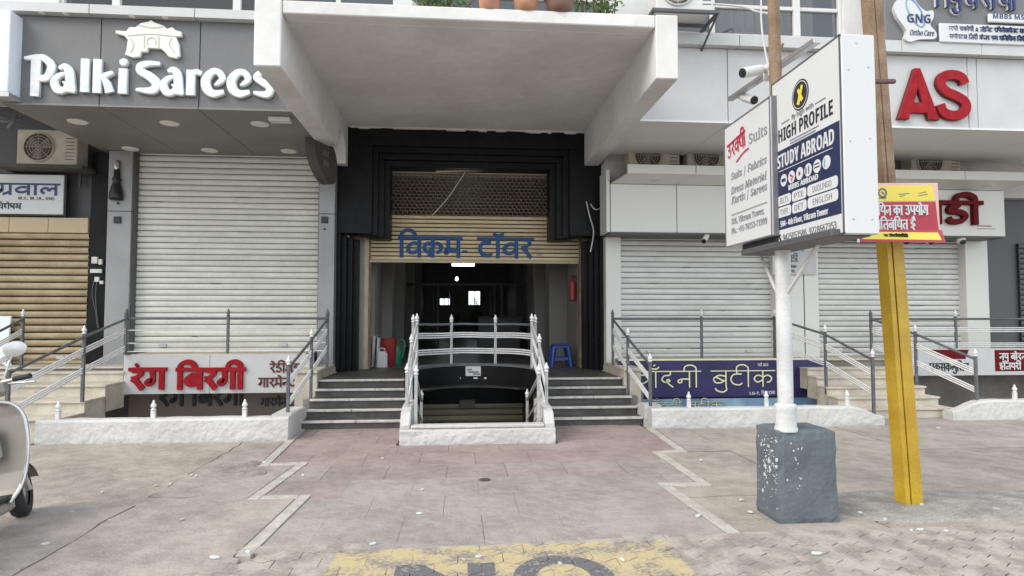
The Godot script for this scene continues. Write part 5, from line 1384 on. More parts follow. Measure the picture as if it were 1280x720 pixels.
	for k in ex.size() - 1:
		var x0: float = ex[k] + .006; var x1: float = ex[k + 1] - .006
		part_box("panel", Vector3(x0, 3.16, -11.25), Vector3(x1, 4.04, -11.3), M["cream_panel"], f, .006, off)
		st = mb()   # sloping underside from the panel out to the lip
		quad(st, off * Vector3(x0, 4.045, -11.25), off * Vector3(x1, 4.045, -11.25), off * Vector3(x1 + .2, 4.14, -10.85), off * Vector3(x0 + .2, 4.14, -10.85), Vector3(0, -1, .2))
		quad(st, off * Vector3(x0, 4.06, -11.25), off * Vector3(x1, 4.06, -11.25), off * Vector3(x1 + .2, 4.155, -10.86), off * Vector3(x0 + .2, 4.155, -10.86), Vector3(0, 1, 0))
		obj("lip_soffit", st, M["cream_panel"], f)
		part_box("lip", Vector3(x0 + .2, 4.138, -10.8), Vector3(x1 + .2, 4.3, -10.852), M["cream_panel"], f, .004, off)
		st = mb(); var lc = off * Vector3(lerpf(x0, x1, .55) + .1, 4.08, -11.05)
		lathe(st, [[.0, -.004], [.075, -.004], [.085, .006], [.085, .02]], 16, Transform3D(Basis(Vector3.RIGHT, -.2), lc)); obj("downlight", st, M["ac_white"], f)
	part_box("backing", Vector3(ex[0], 3.17, -11.31), Vector3(ex[-1], 4.1, -11.7), M["joint"], f, 0.0, off)
	part_box("underside", Vector3(ex[0], 3.13, -11.26), Vector3(ex[-1], 3.165, -12.0), M["dark_grey"], f, .003, off)
	part_box("end_panel", Vector3(ex[0] - .07, 3.16, -11.27), Vector3(ex[0] - .003, 4.3, -11.8), M["cream_panel"], f, .004, off)
	# dark red sari shop letters
	s = thing("shop_sign", "raised dark red letters on the cream fascia beyond the yellow post", "sign", pz(1172, 287, -11.25))
	st = mb(); o = pz(1172, 281, -11.25) - s.position; deva(st, "sa-aa-dda-ii", .42, .26, .09, board_xf(Vector3(o.x - .78, o.y, .001)), 2.1, .5, .006); obj("letter", st, M["red_sari"], s)
	st = mb(); o = pz(1221, 283, -11.25) - s.position; box(st, Vector3(o.x, o.y, .0), Vector3(o.x + .3, o.y + .018, .004)); box(st, Vector3(o.x, o.y - .05, .0), Vector3(o.x + .38, o.y - .04, .004)); obj("small_lettering", st, M["red_dark"], s)
	# little white board on the column
	a = pz(966, 343, -11.75); b = pz(1020, 314, -11.75)
	s = thing("column_board", "small white board with black words on the column behind the sign pole", "sign", Vector3(a.x, a.y, -11.75))
	part_box("panel", Vector3(0, 0, -.04), Vector3(b.x - a.x, b.y - a.y, 0), M["white_panel"], s, .004)
	st = mb(); deva(st, "sha-e-na-ii sa-aa-dda-ii", .13, .17, .003, board_xf(Vector3(.05, .24, .001)), .95); deva(st, "ma-ra-ga-ja na-aa-va i-ta-la-ka", .05, .17, .003, board_xf(Vector3(.06, .13, .001)), 1.2); deva(st, "i-va-kra-ma tta-va-ra", .05, .17, .003, board_xf(Vector3(.2, .04, .001)), 1.1); obj("lettering", st, M["ink_grey"], s)
	# doctor's board at the far left
	z = -11.85
	a = pz(-75, 266, z); b = pz(80, 219, z)
	s = thing("doctor_board", "white doctor's sign board under the beige cooling unit", "sign", Vector3(a.x, a.y, z))
	part_box("panel", Vector3(0, 0, -.08), Vector3(b.x - a.x, b.y - a.y, 0), M["sign_white"], s, .006)
	part_box("frame", Vector3(-.03, -.03, -.09), Vector3(b.x - a.x + .03, b.y - a.y + .03, -.03), M["black_plastic"], s, .005)
	st = mb(); o = pz(-35, 243, z) - s.position; deva(st, "a_-gra-va-aa-la", .2, .24, .004, board_xf(Vector3(o.x, o.y, .001)), 2.4, .4); obj("lettering", st, M["navy_text"], s)
	st = mb(); o = pz(-24, 261, z) - s.position; deva(st, "ra-o-ga i-va-sha-e-ssa-gya", .1, .17, .003, board_xf(Vector3(o.x, o.y, .001)), 1.45); obj("lettering", st, M["ink"], s)
	o = pz(23, 249, z) - s.position; latin("lettering", "M.S., M. (A., GM)", pz(68, 249, z).x - pz(23, 249, z).x, .05, M["ink"], s, board_xf(Vector3(o.x, o.y, .001)), true)
	# oval black blade sign hung at the canopy beam
	s = thing("blade_sign", "black rounded blade sign hanging under the left canopy beam", "sign", pz(400, 195, -10.9))
	st = mb(); var ov := []
	for q in [[.0, .45], [.12, .52], [.5, .42], [.82, .2], [.95, -.1], [.9, -.4], [.7, -.52], [.35, -.4], [.08, -.12], [.0, .15]]: ov.append(Vector2(q[0] * .75 - .3, q[1] * .85))
	prism(st, smoothed(ov + [ov[0]], 4).slice(0, -1), -.09, .09, Transform3D(Basis(Vector3.UP, PI / 2 - .35), Vector3.ZERO), .0); obj("panel", st, M["dark_wall"], s)
	st = mb()
	for k in 3: deva(st, ["ma-na-ja", "ga-ra-ma", "ka-sa"][k], .09, .2, .003, Transform3D(Basis(Vector3.UP, PI / 2 - .35), Vector3.ZERO) * board_xf(Vector3(-.1 + k * .03, .16 - k * .17, .09)), 1.2)
	obj("lettering", st, M["ink_grey"], s)
	part_box("bracket", Vector3(-.11, .3, -.2), Vector3(.05, .62, .0), M["cream_panel"], s, .01)
# ---------------------------------------------------------------- sign pole and posts
func rounded(w: float, h: float, r: float, c := Vector2.ZERO) -> Array:
	var p := []
	for q in [[w - r, h - r, 0.0], [r, h - r, PI / 2], [r, r, PI], [w - r, r, PI * 1.5]]:
		for k in 5:
			var a: float = q[2] + k * PI / 8
			p.append(c + Vector2(q[0] + cos(a) * r, q[1] + sin(a) * r))
	return p
func build_pole_signs():
	# concrete block
	var b = thing("concrete_block", "blue grey painted concrete block at the foot of the white sign pole", "block", Vector3(2.73, 0, -5.0))
	var nz := FastNoiseLite.new(); nz.frequency = 4.0; nz.seed = 3
	var st := mb(); var N := 10
	var lo := Vector3(-.25, -.04, -.19); var hi := Vector3(.26, .715, .2)
	var V := func(u, v, w):
		var p := Vector3(lerpf(lo.x, hi.x, u), lerpf(lo.y, hi.y, v), lerpf(lo.z, hi.z, w))
		var edge := 0.0
		for t in [[u, v], [v, w], [u, w]]:
			var a: float = minf(t[0], 1 - t[0]); var c: float = minf(t[1], 1 - t[1])
			if a < .001 and c < .001: edge = 1.0
		var o := (p - Vector3(0, .34, 0)).normalized()
		p += o * (nz.get_noise_3d(p.x * 2, p.y * 2, p.z * 2) * .007)
		if edge > 0.0: p -= o * (.012 + absf(nz.get_noise_3d(p.x * 5, p.y * 5, p.z * 5)) * .04)
		p.x -= (p.y - .0) * .02 if u > .5 else -(p.y) * .012
		return p
	for f in 6:
		for i in N:
			for j in N:
				var q := []
				for k in [[0, 0], [1, 0], [1, 1], [0, 1]]:
					var s := float(i + k[0]) / N; var t := float(j + k[1]) / N
					q.append(V.call(s, t, 1.0) if f == 0 else (V.call(s, t, 0.0) if f == 1 else (V.call(0.0, s, t) if f == 2 else (V.call(1.0, s, t) if f == 3 else (V.call(s, 1.0, t) if f == 4 else V.call(s, 0.0, t))))))
				quad(st, q[0], q[1], q[2], q[3], [Vector3(0, 0, 1), Vector3(0, 0, -1), Vector3(-1, 0, 0), Vector3(1, 0, 0), Vector3.UP, Vector3.DOWN][f])
	obj("block", st, M["block_grey"], b)
	var ch := mb(); var r := RandomNumberGenerator.new(); r.seed = 77
	for k in 170:   # flaked paint showing white
		var zz := r.randfn(.07, .1); var yy := r.randfn(.45, .13)
		if zz < -.17 or zz > .185 or yy > .68: continue
		var s := r.randf_range(.002, .007) * (2.2 if r.randf() < .15 else 1.0)
		var p: Vector3 = V.call(0.0, (yy - lo.y) / (hi.y - lo.y), (zz - lo.z) / (hi.z - lo.z))
		prism(ch, [Vector2(-s, 0), Vector2(-s * .2, s), Vector2(s, s * .3), Vector2(s * .5, -s), Vector2(-s * .4, -s * .8)], -.008, .0035, Transform3D(Basis(Vector3(0, 0, 1), Vector3(0, 1, 0), Vector3(-1, 0, 0)), p))
	for k in 14:
		var xx := clampf(r.randfn(-.1, .04), -.2, .2); var yy := r.randf_range(.25, .62); var s := r.randf_range(.0025, .007)
		var p: Vector3 = V.call((xx - lo.x) / (hi.x - lo.x), (yy - lo.y) / (hi.y - lo.y), 1.0)
		prism(ch, [Vector2(-s, 0), Vector2(-s * .2, s * 1.6), Vector2(s, s * .3), Vector2(s * .5, -s), Vector2(-s * .4, -s * .8)], -.008, .0035, Transform3D(Basis(), p))
	obj("paint_flakes", ch, M["chipped"], b)
	# white pole with base collar
	var px := 2.6; var pzz := -4.88
	var p = thing("sign_pole", "white round sign pole standing on the grey concrete block", "pole", Vector3(px, .7, pzz))
	st = mb(); lathe(st, [[.088, 0], [.088, .03], [.08, .04], [.079, .15], [.087, .16], [.088, .2], [.08, .21], [.06, .22]], 20); obj("collar", st, M["pole_white"], p)
	st = mb(); tube(st, [Vector3(0, 0, 0), Vector3(0, 1.55, 0)], .06, 18); obj("shaft", st, M["pole_white"], p)
	st = mb(); tube(st, [Vector3(-.02, 1.5, 0), Vector3(-.05, 4.3, .02)], [.05, .045], 12); obj("upper_shaft", st, M["rust_brown"], p)
	st = mb(); tube(st, [Vector3(0, 1.05, 0), Vector3(.08, 1.5, .45)], .016, 6); tube(st, [Vector3(0, .95, .02), Vector3(.05, 1.48, -.5)], .014, 6); obj("brace", st, M["pole_white"], p)
	st = mb(); box(st, Vector3(-.14, 1.44, -.45), Vector3(.14, 1.49, .9), .006); obj("bearer", st, M["dark_grey"], p)
	# study abroad light box: face looks toward -x
	var y0 := 2.15; var y1 := 3.49; var za := -4.86; var zb := -3.93; var x0 := 2.525; var x1 := 2.765
	var h = thing("sign_box", "white light box sign with navy study abroad print on the white pole", "sign", Vector3(x0, y0, (za + zb) / 2))
	part_box("case", Vector3(.004, 0, za - h.position.z), Vector3(x1 - x0, y1 - y0, zb - h.position.z), M["sign_white"], h, .006)
	var W := zb - za; var H := y1 - y0
	var fx := Transform3D(Basis(Vector3(0, 0, 1), Vector3(0, 1, 0), Vector3(-1, 0, 0)), Vector3(0, 0, -W / 2))   # local x along +z, y up, out = -x
	var poly := func(called, pts, d0, d1, m): 
		var s := mb(); prism(s, pts, d0, d1, fx); return obj(called, s, M[m], h)
	st = mb()   # dark edge frame of the face
	for q in [[[0, .006], [W, .006]], [[0, H - .006], [W, H - .006]], [[.006, 0], [.006, H]], [[W - .012, 0], [W - .012, H]]]: stroke(st, [Vector2(q[0][0], q[0][1]), Vector2(q[1][0], q[1][1])], .012, -.003, .004, fx)
	obj("frame", st, M["dark_grey"], h)
	poly.call("print_face", [Vector2(.012, .012), Vector2(W - .018, .012), Vector2(W - .018, H - .012), Vector2(.012, H - .012)], -.003, .001, "sign_white")
	poly.call("navy_field", [Vector2(.03, .14), Vector2(W - .03, .14), Vector2(W - .03, .765), Vector2(.03, .765)], .0, .003, "navy")
	# round logo
	var cc := Vector2(W * .46, H - .235)
	var el := []
	for k in 24: el.append(cc + Vector2(cos(TAU * k / 24), sin(TAU * k / 24)) * .115)
	poly.call("logo_disc", el, .0, .003, "ink"); el = []
	for k in 25: el.append(cc + Vector2(cos(TAU * k / 24), sin(TAU * k / 24)) * .1)
	st = mb(); stroke(st, el, .006, .002, .0045, fx); obj("logo_ring", st, M["sign_white"], h)
	st = mb(); stroke(st, [cc + Vector2(-.03, -.065), cc + Vector2(.03, .065)], [.04, .03], .002, .0045, fx); stroke(st, [cc + Vector2(-.028, .05), cc + Vector2(.03, -.05)], [.026, .034], .002, .005, fx); obj("logo_mark", st, M["board_yellow"], h)
	var T := func(text, x, y, w, hh, m, bold := true, serif := false, slant := 0.0, d := .003): return latin("lettering", text, w, hh, M[m], h, fx * board_xf(Vector3(x, y, .0015)), bold, serif, d, slant)
	T.call("fly high with", .3, .955, .3, .035, "ink_grey", false)
	st = mb(); stroke(st, [Vector2(.15, .97), Vector2(.27, .97)], .009, .0, .003, fx); stroke(st, [Vector2(.62, .97), Vector2(.75, .97)], .009, .0, .003, fx)
	for q in [[.27, .802, .66, .802], [.27, .78, .62, .78]]: stroke(st, [Vector2(q[0], q[1]), Vector2(q[2], q[3])], .009, .0, .003, fx)
	obj("rule", st, M["ink_grey"], h)
	T.call("HIGH PROFILE", .1, .83, .73, .1, "ink", true)
	T.call("STUDY ABROAD", .08, .625, .76, .105, "sign_white", true, false, 0.0, .005)
	st = mb(); stroke(st, [Vector2(.1, .6), Vector2(.82, .6)], .005, .0, .006, fx)
	obj("rule", st, M["sign_white"], h)
	for k in 6:
		var c := Vector2(.17 + k * .115, .52); el = []
		for i in 20: el.append(c + Vector2(cos(TAU * i / 20), sin(TAU * i / 20)) * .048)
		poly.call("flag_disc", el, .0, .005, "sign_white")
		st = mb()
		match k:
			0: stroke(st, [c + Vector2(-.03, .0), c + Vector2(.03, .0)], .025, .004, .007, fx)
			1: stroke(st, [c + Vector2(-.02, .02), c + Vector2(.02, .0), c + Vector2(.0, -.03)], .018, .004, .007, fx)
			2: stroke(st, [c + Vector2(-.012, .0), c + Vector2(.012, .0)], .026, .004, .007, fx)
			3: stroke(st, [c + Vector2(-.025, -.025), c + Vector2(-.025, .025)], .012, .004, .007, fx); stroke(st, [c + Vector2(.01, -.03), c + Vector2(.01, .03)], .01, .004, .007, fx)
			4: stroke(st, [c + Vector2(-.03, .018), c + Vector2(.03, .018)], .008, .004, .007, fx); stroke(st, [c + Vector2(-.035, -.006), c + Vector2(.035, -.006)], .008, .004, .007, fx)
			_: stroke(st, [c + Vector2(-.02, -.03), c + Vector2(-.02, .03)], .014, .004, .007, fx)
		obj("flag_print", st, M["ink_red"] if k in [1, 2] else (M["banner_blue"] if k == 5 else M["navy"]), h)
	T.call("MBBS ABROAD", .24, .425, .4, .04, "sign_white", true, false, 0.0, .005)
	var labels := [["IELTS", .07, .2], ["PTE", .285, .2], ["DUOLINGO", .5, .37], ["TOEFL", .07, .2], ["DET", .285, .2], ["ENGLISH", .5, .37]]
	for k in 6:
		var q = labels[k]; var yy := .325 if k < 3 else .235
		poly.call("label_field", rounded(q[2], .08, .025, Vector2(q[1], yy)), .0, .005, "sign_white")
		var lw: float = q[2] * .62
		latin("lettering", q[0], lw, .043, M["ink_grey"], h, fx * board_xf(Vector3(q[1] + q[2] * .19, yy + .019, .0035)), false, false, .003)
	T.call("504 - 4th Floor, Vikram Tower", .11, .165, .64, .045, "sign_white", true, false, 0.0, .005)
	T.call("9425053586, 9228667353", .14, .055, .7, .05, "ink_grey", false)
	st = mb(); stroke(st, smoothed([Vector2(.1, .105), Vector2(.085, .085), Vector2(.1, .06), Vector2(.115, .05)], 4), .018, 0, .003, fx); obj("phone_mark", st, M["ink"], h)
	for q in [[.06, .1], [.19, .1], [.05, .62], [.19, .64], [.05, 1.1], [.19, 1.12], [.11, 1.28]]:
		st = mb(); lathe(st, [[.007, 0], [.007, .003], [0, .004]], 8, Transform3D(Basis(Vector3.RIGHT, PI / 2), Vector3(q[0], q[1], W / 2))); obj("rivet", st, M["steel"], h)
	# sari and suits light box behind the pole
	var yc := 2.25; var yd := 3.37; var ze := -5.66; var zg := -4.79; var xa := 2.47
	var s2 = thing("sign_box", "white light box sign with thin grey suits and fabrics lettering", "sign", Vector3(xa, yc, (ze + zg) / 2))
	var W2 := zg - ze; var H2 := yd - yc
	part_box("case", Vector3(.003, 0, -W2 / 2), Vector3(.22, H2, W2 / 2), M["sign_white"], s2, .006)
	var f2 := Transform3D(Basis(Vector3(0, 0, 1), Vector3(0, 1, 0), Vector3(-1, 0, 0)), Vector3(0, 0, -W2 / 2))
	st = mb()
	for q in [[[0, .004], [W2, .004]], [[0, H2 - .004], [W2, H2 - .004]], [[.004, 0], [.004, H2]], [[W2 - .006, 0], [W2 - .006, H2]]]: stroke(st, [Vector2(q[0][0], q[0][1]), Vector2(q[1][0], q[1][1])], .009, -.003, .003, f2)
	obj("frame", st, M["ink_grey"], s2)
	part_box("side_frame", Vector3(.01, -.004, W2 / 2), Vector3(.2, H2 + .004, W2 / 2 + .012), M["ink_grey"], s2, .003)
	part_box("bearer", Vector3(.04, -.06, -W2 / 2 + .25), Vector3(.18, -.003, W2 / 2), M["ink"], s2, .004)
	st = mb(); deva(st, "u_-ra-va-sha-ii", .13, .12, .003, f2 * Transform3D(Basis(Vector3(0, 0, 1), .12), Vector3(.08, .8, .001)), 1.05, .9)
	stroke(st, smoothed([Vector2(.25, .74), Vector2(.4, .79), Vector2(.5, .8)], 4), .014, .001, .004, f2); obj("lettering", st, M["ink_red"], s2)
	var T2 := func(text, x, y, w, hh, m := "ink_pale", serif := true, slant := 0.0): return latin("lettering", text, w, hh, M[m], s2, f2 * board_xf(Vector3(x, y, .0005)), false, serif, .003, slant)
	T2.call("Suits", .5, .83, .32, .085)
	T2.call("Suits | Fabrics", .13, .58, .66, .062, "ink_pale", true, .25)
	T2.call("Dress Material", .13, .47, .66, .062, "ink_pale", true, .25)
	T2.call("Kurtis | Sarees", .13, .36, .66, .062, "ink_pale", true, .25)
	st = mb(); stroke(st, [Vector2(.13, .28), Vector2(.8, .28)], .006, 0, .003, f2); obj("rule", st, M["ink_grey"], s2)
	T2.call("326, Vikram Tower,", .13, .2, .62, .05)
	T2.call("Ph.: +91-74153-71999", .13, .11, .66, .05)
	# camera arm with two bullet cameras
	var arm_a := pz(913, 124, -6.0); var arm_b := pz(1022, 50, -4.3)
	var cr = thing("camera_arm", "slanted steel channel bar on the sign pole carrying two cameras", "bracket", pz(965, 92, -5.0))
	st = mb(); var d := (arm_b - arm_a)
	var bx := Transform3D(Basis.looking_at(d.normalized(), Vector3.UP), (arm_a + arm_b) / 2 - cr.position)
	box(st, Vector3(-.03, -.02, -d.length() / 2), Vector3(.03, .02, d.length() / 2), .004, bx); obj("channel", st, M["steel"], cr)
	part_box("junction_box", Vector3(-.07, -.06, -.03), Vector3(.05, .07, .09), M["white_plastic"], cr, .012)
	st = mb(); tube(st, [Vector3(.02, .06, 0), Vector3(.09, .25, .02)], .012, 6); obj("stay", st, M["rust_brown"], cr)
	st = mb(); tube(st, smoothed([Vector3(-.03, .05, 0), Vector3(-.06, .5, -.05), Vector3(-.02, 1.2, -.05)], 5), .008, 5); tube(st, smoothed([Vector3(.0, -.05, .05), Vector3(-.04, -.12, .06), Vector3(.0, -.2, .05), Vector3(.05, -.1, .03)], 5), .008, 5); obj("cable", st, M["white_plastic"], cr)
	bullet_camera("white bullet camera at the top of the sign pole, pointing left", pz(958, 86, -4.95), pz(935, 90, -4.9), .042)
	bullet_camera("white bullet camera hanging under the camera arm", pz(926, 120, -5.8), pz(945, 126, -5.55), .042)
	# leaning yellow I-section post, brown above
	var yp = thing("steel_post", "leaning I-section steel post painted yellow below and brown above", "post", Vector3(3.82, 0, -5.15))
	var ibeam := func(h0, h1, m, called, hw):
		var s := mb()
		var P := func(hh): return Vector3(-.035 * hh, hh, -.02 * hh)
		for part in [[-hw * .3, hw, .05, .062], [-hw, hw, -.062, -.05], [-hw, -hw + .012, -.05, .05], [hw - .012, hw, -.05, .05], [-hw, -hw * .45, .05, .058], [-hw * .45, -hw * .32, .03, .04]]:
			# web faces the viewer's left, flanges front and back
			for sgn in [0]:
				var c := []
				for hh in [h0, h1]:
					var o: Vector3 = P.call(hh)
					for k in [[part[0], part[2]], [part[1], part[2]], [part[1], part[3]], [part[0], part[3]]]: c.append(o + Vector3(k[0], 0, k[1]).rotated(Vector3.UP, .12))
				for k in 4:
					var k2 := (k + 1) % 4
					var m0: Vector3 = (c[0] + c[1] + c[2] + c[3]) / 4
					quad(s, c[k], c[k2], c[k2 + 4], c[k + 4], (c[k] + c[k2]) / 2 - m0)
				quad(s, c[4], c[5], c[6], c[7], Vector3.UP)
		return obj(called, s, M[m], yp)
	ibeam.call(-.05, 2.32, "yellow_paint", "yellow_length", .082); ibeam.call(2.3, 7.5, "rust_brown", "brown_length", .056)
	st = mb(); tube(st, [Vector3(-.75, 3.42, .6), Vector3(-.12, 3.62, .12)], .022, 8); obj("stay_pipe", st, M["red_dark"], yp)
	# bent municipal notice board on the post: upper part upright, lower flap turned out
	var q0 := 3.36; var q1 := 4.04
	var mb_ = thing("notice_board", "bent red and yellow plastic ban notice on the yellow post", "sign", Vector3(3.67, 2.24, -4.98))
	var bw := .70
	var ux := Transform3D(Basis(Vector3(0, 0, 1), .02), Vector3(-.33, .1, 0))
	var bp := func(called, pts, d1, m, xf): 
		var s := mb(); prism(s, pts, d1 - .004, d1, xf); return obj(called, s, M[m], mb_)
	bp.call("upper_sheet", [Vector2(0, -.04), Vector2(bw, -.05), Vector2(bw, .385), Vector2(0, .385)], 0.0, "board_border", ux)
	bp.call("red_field", [Vector2(.012, -.04), Vector2(bw - .012, -.045), Vector2(bw - .03, .225), Vector2(.012, .222)], .003, "board_red", ux)
	bp.call("yellow_field", [Vector2(.012, .23), Vector2(bw - .03, .232), Vector2(bw - .05, .365), Vector2(.012, .36)], .003, "board_yellow", ux)
	var lx := Transform3D(Basis(Vector3(1, 0, 0), -.45), Vector3(-.36, -.005, .055))
	bp.call("lower_flap", [Vector2(-.03, -.01), Vector2(bw + .03, -.01), Vector2(bw + .04, .115), Vector2(.0, .115)], 0.0, "board_red", lx)
	bp.call("flap_edge", [Vector2(-.05, -.02), Vector2(-.028, -.02), Vector2(.0, .11), Vector2(-.022, .11)], .003, "sign_white", lx)
	bp.call("yellow_strip", [Vector2(.005, .012), Vector2(bw, .012), Vector2(bw - .005, .085), Vector2(.02, .085)], .003, "board_yellow", lx)
	st = mb(); deva(st, "pa-o-la-ii-i-tha-na ka-aa u_-pa-ya-o-ga", .08, .16, .003, ux * board_xf(Vector3(.012, .11, .003)), .93, .2); deva(st, "pra-i-ta-ba-anu-i-dha-ta ha-ai", .08, .16, .003, ux * board_xf(Vector3(.12, -.012, .003)), 1.0, .2); obj("lettering", st, M["sign_white"], mb_)
	st = mb(); deva(st, "na-ga-ra na-i-ga-ma i-na-ga-ma i-na-da-o-ra", .024, .14, .003, lx * board_xf(Vector3(.2, .036, .003)), .95, .2); obj("lettering", st, M["ink"], mb_)
	st = mb(); el = []
	for k in 17: el.append(Vector2(.2, .3) + Vector2(cos(TAU * k / 16) * .034, sin(TAU * k / 16) * .034))
	stroke(st, el, .016, .003, .005, ux); stroke(st, [Vector2(.17, .258), Vector2(.23, .258)], .014, .003, .005, ux); stroke(st, [Vector2(.19, .31), Vector2(.215, .29)], .014, .003, .0055, ux)
	obj("emblem_print", st, M["ink_grey"], mb_)
	st = mb()
	for q in [[.34, .285, .44], [.35, .268, .4], [.52, .295, .59], [.515, .275, .6]]: stroke(st, [Vector2(q[0], q[1]), Vector2(q[2], q[1] + .012)], .006, .003, .005, ux)
	obj("small_lettering", st, M["ink_grey"], mb_)

func bullet_camera(label, mount: Vector3, nose: Vector3, r: float):
	var c = thing("bullet_camera", label, "camera", mount)
	var d := nose - mount; var L := .2
	var dir := d.normalized()
	var st := mb(); tube(st, [Vector3.ZERO, dir * .06], r * .4, 8); lathe(st, [[0, -.01], [r * .8, -.01], [r * .8, .015], [0, .015]], 12, Transform3D(Basis(Quaternion(Vector3.UP, dir)), Vector3.ZERO)); obj("mount", st, M["white_plastic"], c)
	st = mb(); tube(st, [dir * .05, dir * .06, dir * (.05 + L)], [r * .6, r, r], 14); obj("body", st, M["white_plastic"], c)
	st = mb(); tube(st, [dir * (.045 + L), dir * (.06 + L)], r * .88, 14); obj("lens", st, M["black_plastic"], c)
	return c

# ---------------------------------------------------------------- upper details
func ac_unit(label, at: Vector3, w: float, h: float, d: float, m, called := "cooling_unit"):
	var a = thing(called, label, "air conditioner", at)
	part_box("case", Vector3(-w / 2, 0, -d), Vector3(w / 2, h, 0), m, a, .012)
	var st := mb(); var c := Vector3(-w * .13, h * .5, .004); var R := h * .42
	lathe(st, [[R, 0], [R, .02], [R * .93, .02], [R * .93, .0]], 24, Transform3D(Basis(Vector3.RIGHT, PI / 2), c)); obj("fan_rim", st, m, a)
	st = mb(); lathe(st, [[0, 0], [R * .93, 0]], 24, Transform3D(Basis(Vector3.RIGHT, PI / 2), c + Vector3(0, 0, -.002))); obj("fan_hollow", st, M["dark_wall"], a)
	var fb := mb()
	for k in 3: stroke(fb, [Vector2(c.x, c.y), Vector2(c.x, c.y) + Vector2(R * .8, 0).rotated(k * TAU / 3 + .4)], [R * .3, R * .62], 0, .008, board_xf(Vector3(0, 0, .003)))
	obj("fan_blade", fb, M["board_brown"], a)
	st = mb()
	for k in 5: 
		var pts := []
		for i in 25: pts.append(c + Vector3(cos(TAU * i / 24), sin(TAU * i / 24), 0) * R * (.2 + .18 * k) + Vector3(0, 0, .022))
		tube(st, pts, .004, 4, false)
	for k in 8: tube(st, [c + Vector3(0, 0, .022), c + Vector3(cos(TAU * k / 8), sin(TAU * k / 8), 0) * R + Vector3(0, 0, .022)], .004, 4, false)
	obj("fan_guard", st, m, a)
	st = mb()
	for k in 7: box(st, Vector3(w * .31, h * .15 + k * h * .1, 0), Vector3(w * .46, h * .17 + k * h * .1, .004))
	obj("vent_slots", st, M["dark_grey"], a)
	return a
func build_upper_details():
	# recessed downlights of the soffits
	for q in [[97, 152], [212, 154], [325, 155], [163, 186], [262, 188], [361, 189]]:
		var p = pg(q[0], q[1], 4.6)
		var t = thing("downlight", "round unlit downlight in the dark grey soffit", "lamp", p, 0.0, "downlights in the grey soffit")
		var st := mb(); lathe(st, [[0, -.004], [.11, -.004], [.13, -.012], [.14, 0], [.14, .012]], 20); obj("ring", st, M["downlight"], t)
	for q in [[60, 22], [92, 25], [172, 27], [212, 28]]:
		var p = pg(q[0], q[1], 5.904)
		var t = thing("spotlight", "small spotlight under the white trim above the grey fascia", "lamp", Vector3(p.x, 5.905, ZF + .07), 0.0, "spotlights under the white trim")
		var st := mb(); lathe(st, [[0, -.012], [.035, -.012], [.045, 0]], 14); obj("ring", st, M["downlight"], t)
	# cooling units
	ac_unit("beige cooling unit on the dark wall above the doctor's board", pz(58, 206, -11.6), 1.0, .62, .34, M["ac_beige"])
	var sh = thing("support_bracket", "dark bracket shelf under the beige cooling unit", "bracket", pz(58, 208, -11.7))
	part_box("shelf", Vector3(-.75, -.06, -.35), Vector3(.7, -.0, .18), M["dark_wall"], sh, .006)
	for sgn in [-.4, .4]: part_box("arm", Vector3(sgn - .02, -.3, -.33), Vector3(sgn + .02, -.062, -.28), M["dark_wall"], sh, .004)
	ac_unit("white cooling unit in the gap above the cream fascia, half hidden", Vector3(pz(820, 200, -11.1).x, 4.25, -11.2), .95, .62, .3, M["ac_beige"])
	ac_unit("white cooling unit with a big dark fan behind the suits sign", Vector3(pz(892, 200, -11.1).x, 4.25, -11.15), .95, .62, .3, M["ac_beige"])
	ac_unit("beige cooling unit above the cream fascia beyond the post", Vector3(pz(1175, 200, -11.1).x, 4.25, -11.2), 1.0, .62, .3, M["ac_beige"])
	# unit hung beside the canopy on a steel frame
	var p = pz(852, 12, -8.75)
	var u = ac_unit("white cooling unit on a steel frame above the right canopy beam", Vector3(p.x + .05, p.y, -8.75), .85, .6, .4, M["ac_white"])
	var fr = thing("support_bracket", "dark steel bracket frame under the cooling unit by the canopy", "bracket", Vector3(p.x + .05, p.y, -8.75))
	var st := mb()
	box(st, Vector3(-.5, -.06, .05), Vector3(.5, -.01, .0), .004); box(st, Vector3(-.5, -.061, -.8), Vector3(-.46, -.011, -.002), .004); box(st, Vector3(.46, -.062, -.8), Vector3(.5, -.012, -.003), .004); box(st, Vector3(-.46, -.063, -.42), Vector3(.46, -.013, -.38), .004)
	obj("frame", st, M["dark_grey"], fr)
	st = mb(); tube(st, [Vector3(.48, -.06, .0), Vector3(.48, -.42, -.8)], .018, 6); tube(st, [Vector3(-.48, -.06, .0), Vector3(-.48, -.42, -.8)], .018, 6); obj("stay", st, M["dark_grey"], fr)
	# plants and pots on the canopy
	var i := 0
	for q in [[611, "tan clay flower pot on the canopy edge, tallest of three", .15, "terracotta", .16, .34], [656, "brown clay flower bowl on the canopy edge between two pots", .165, "terracotta", .12, .25], [697, "dark brown shallow flower bowl on the canopy edge", .175, "dark_pot", .09, .2]]:
		var c = pz(q[0], 10, -7.75)
		var t = thing("flower_pot", q[1], "flower pot", Vector3(c.x, 5.36 if i < 3 else 5.34, -7.62))
		st = mb(); lathe(st, [[0, 0], [q[2] * .75, 0], [q[2] * .9, q[5] * .5], [q[2], q[5]], [q[2] * 1.12, q[5]], [q[2] * 1.12, q[5] + .05], [q[2] * .95, q[5] + .05], [q[2] * .9, q[5] - .02], [0, q[5] - .02]], 22)
		obj("pot", st, M[q[3]], t)
		i += 1
	plant("bushy green potted plant on the canopy roof, left of the pots", Vector3(pz(548, 5, -9.0).x, 5.34, -8.9), 1.3, .55, 900, 5)
	plant("bushy green potted plant on the canopy roof, right of the pots", Vector3(pz(735, 5, -9.0).x, 5.34, -8.9), 1.4, .4, 800, 6)

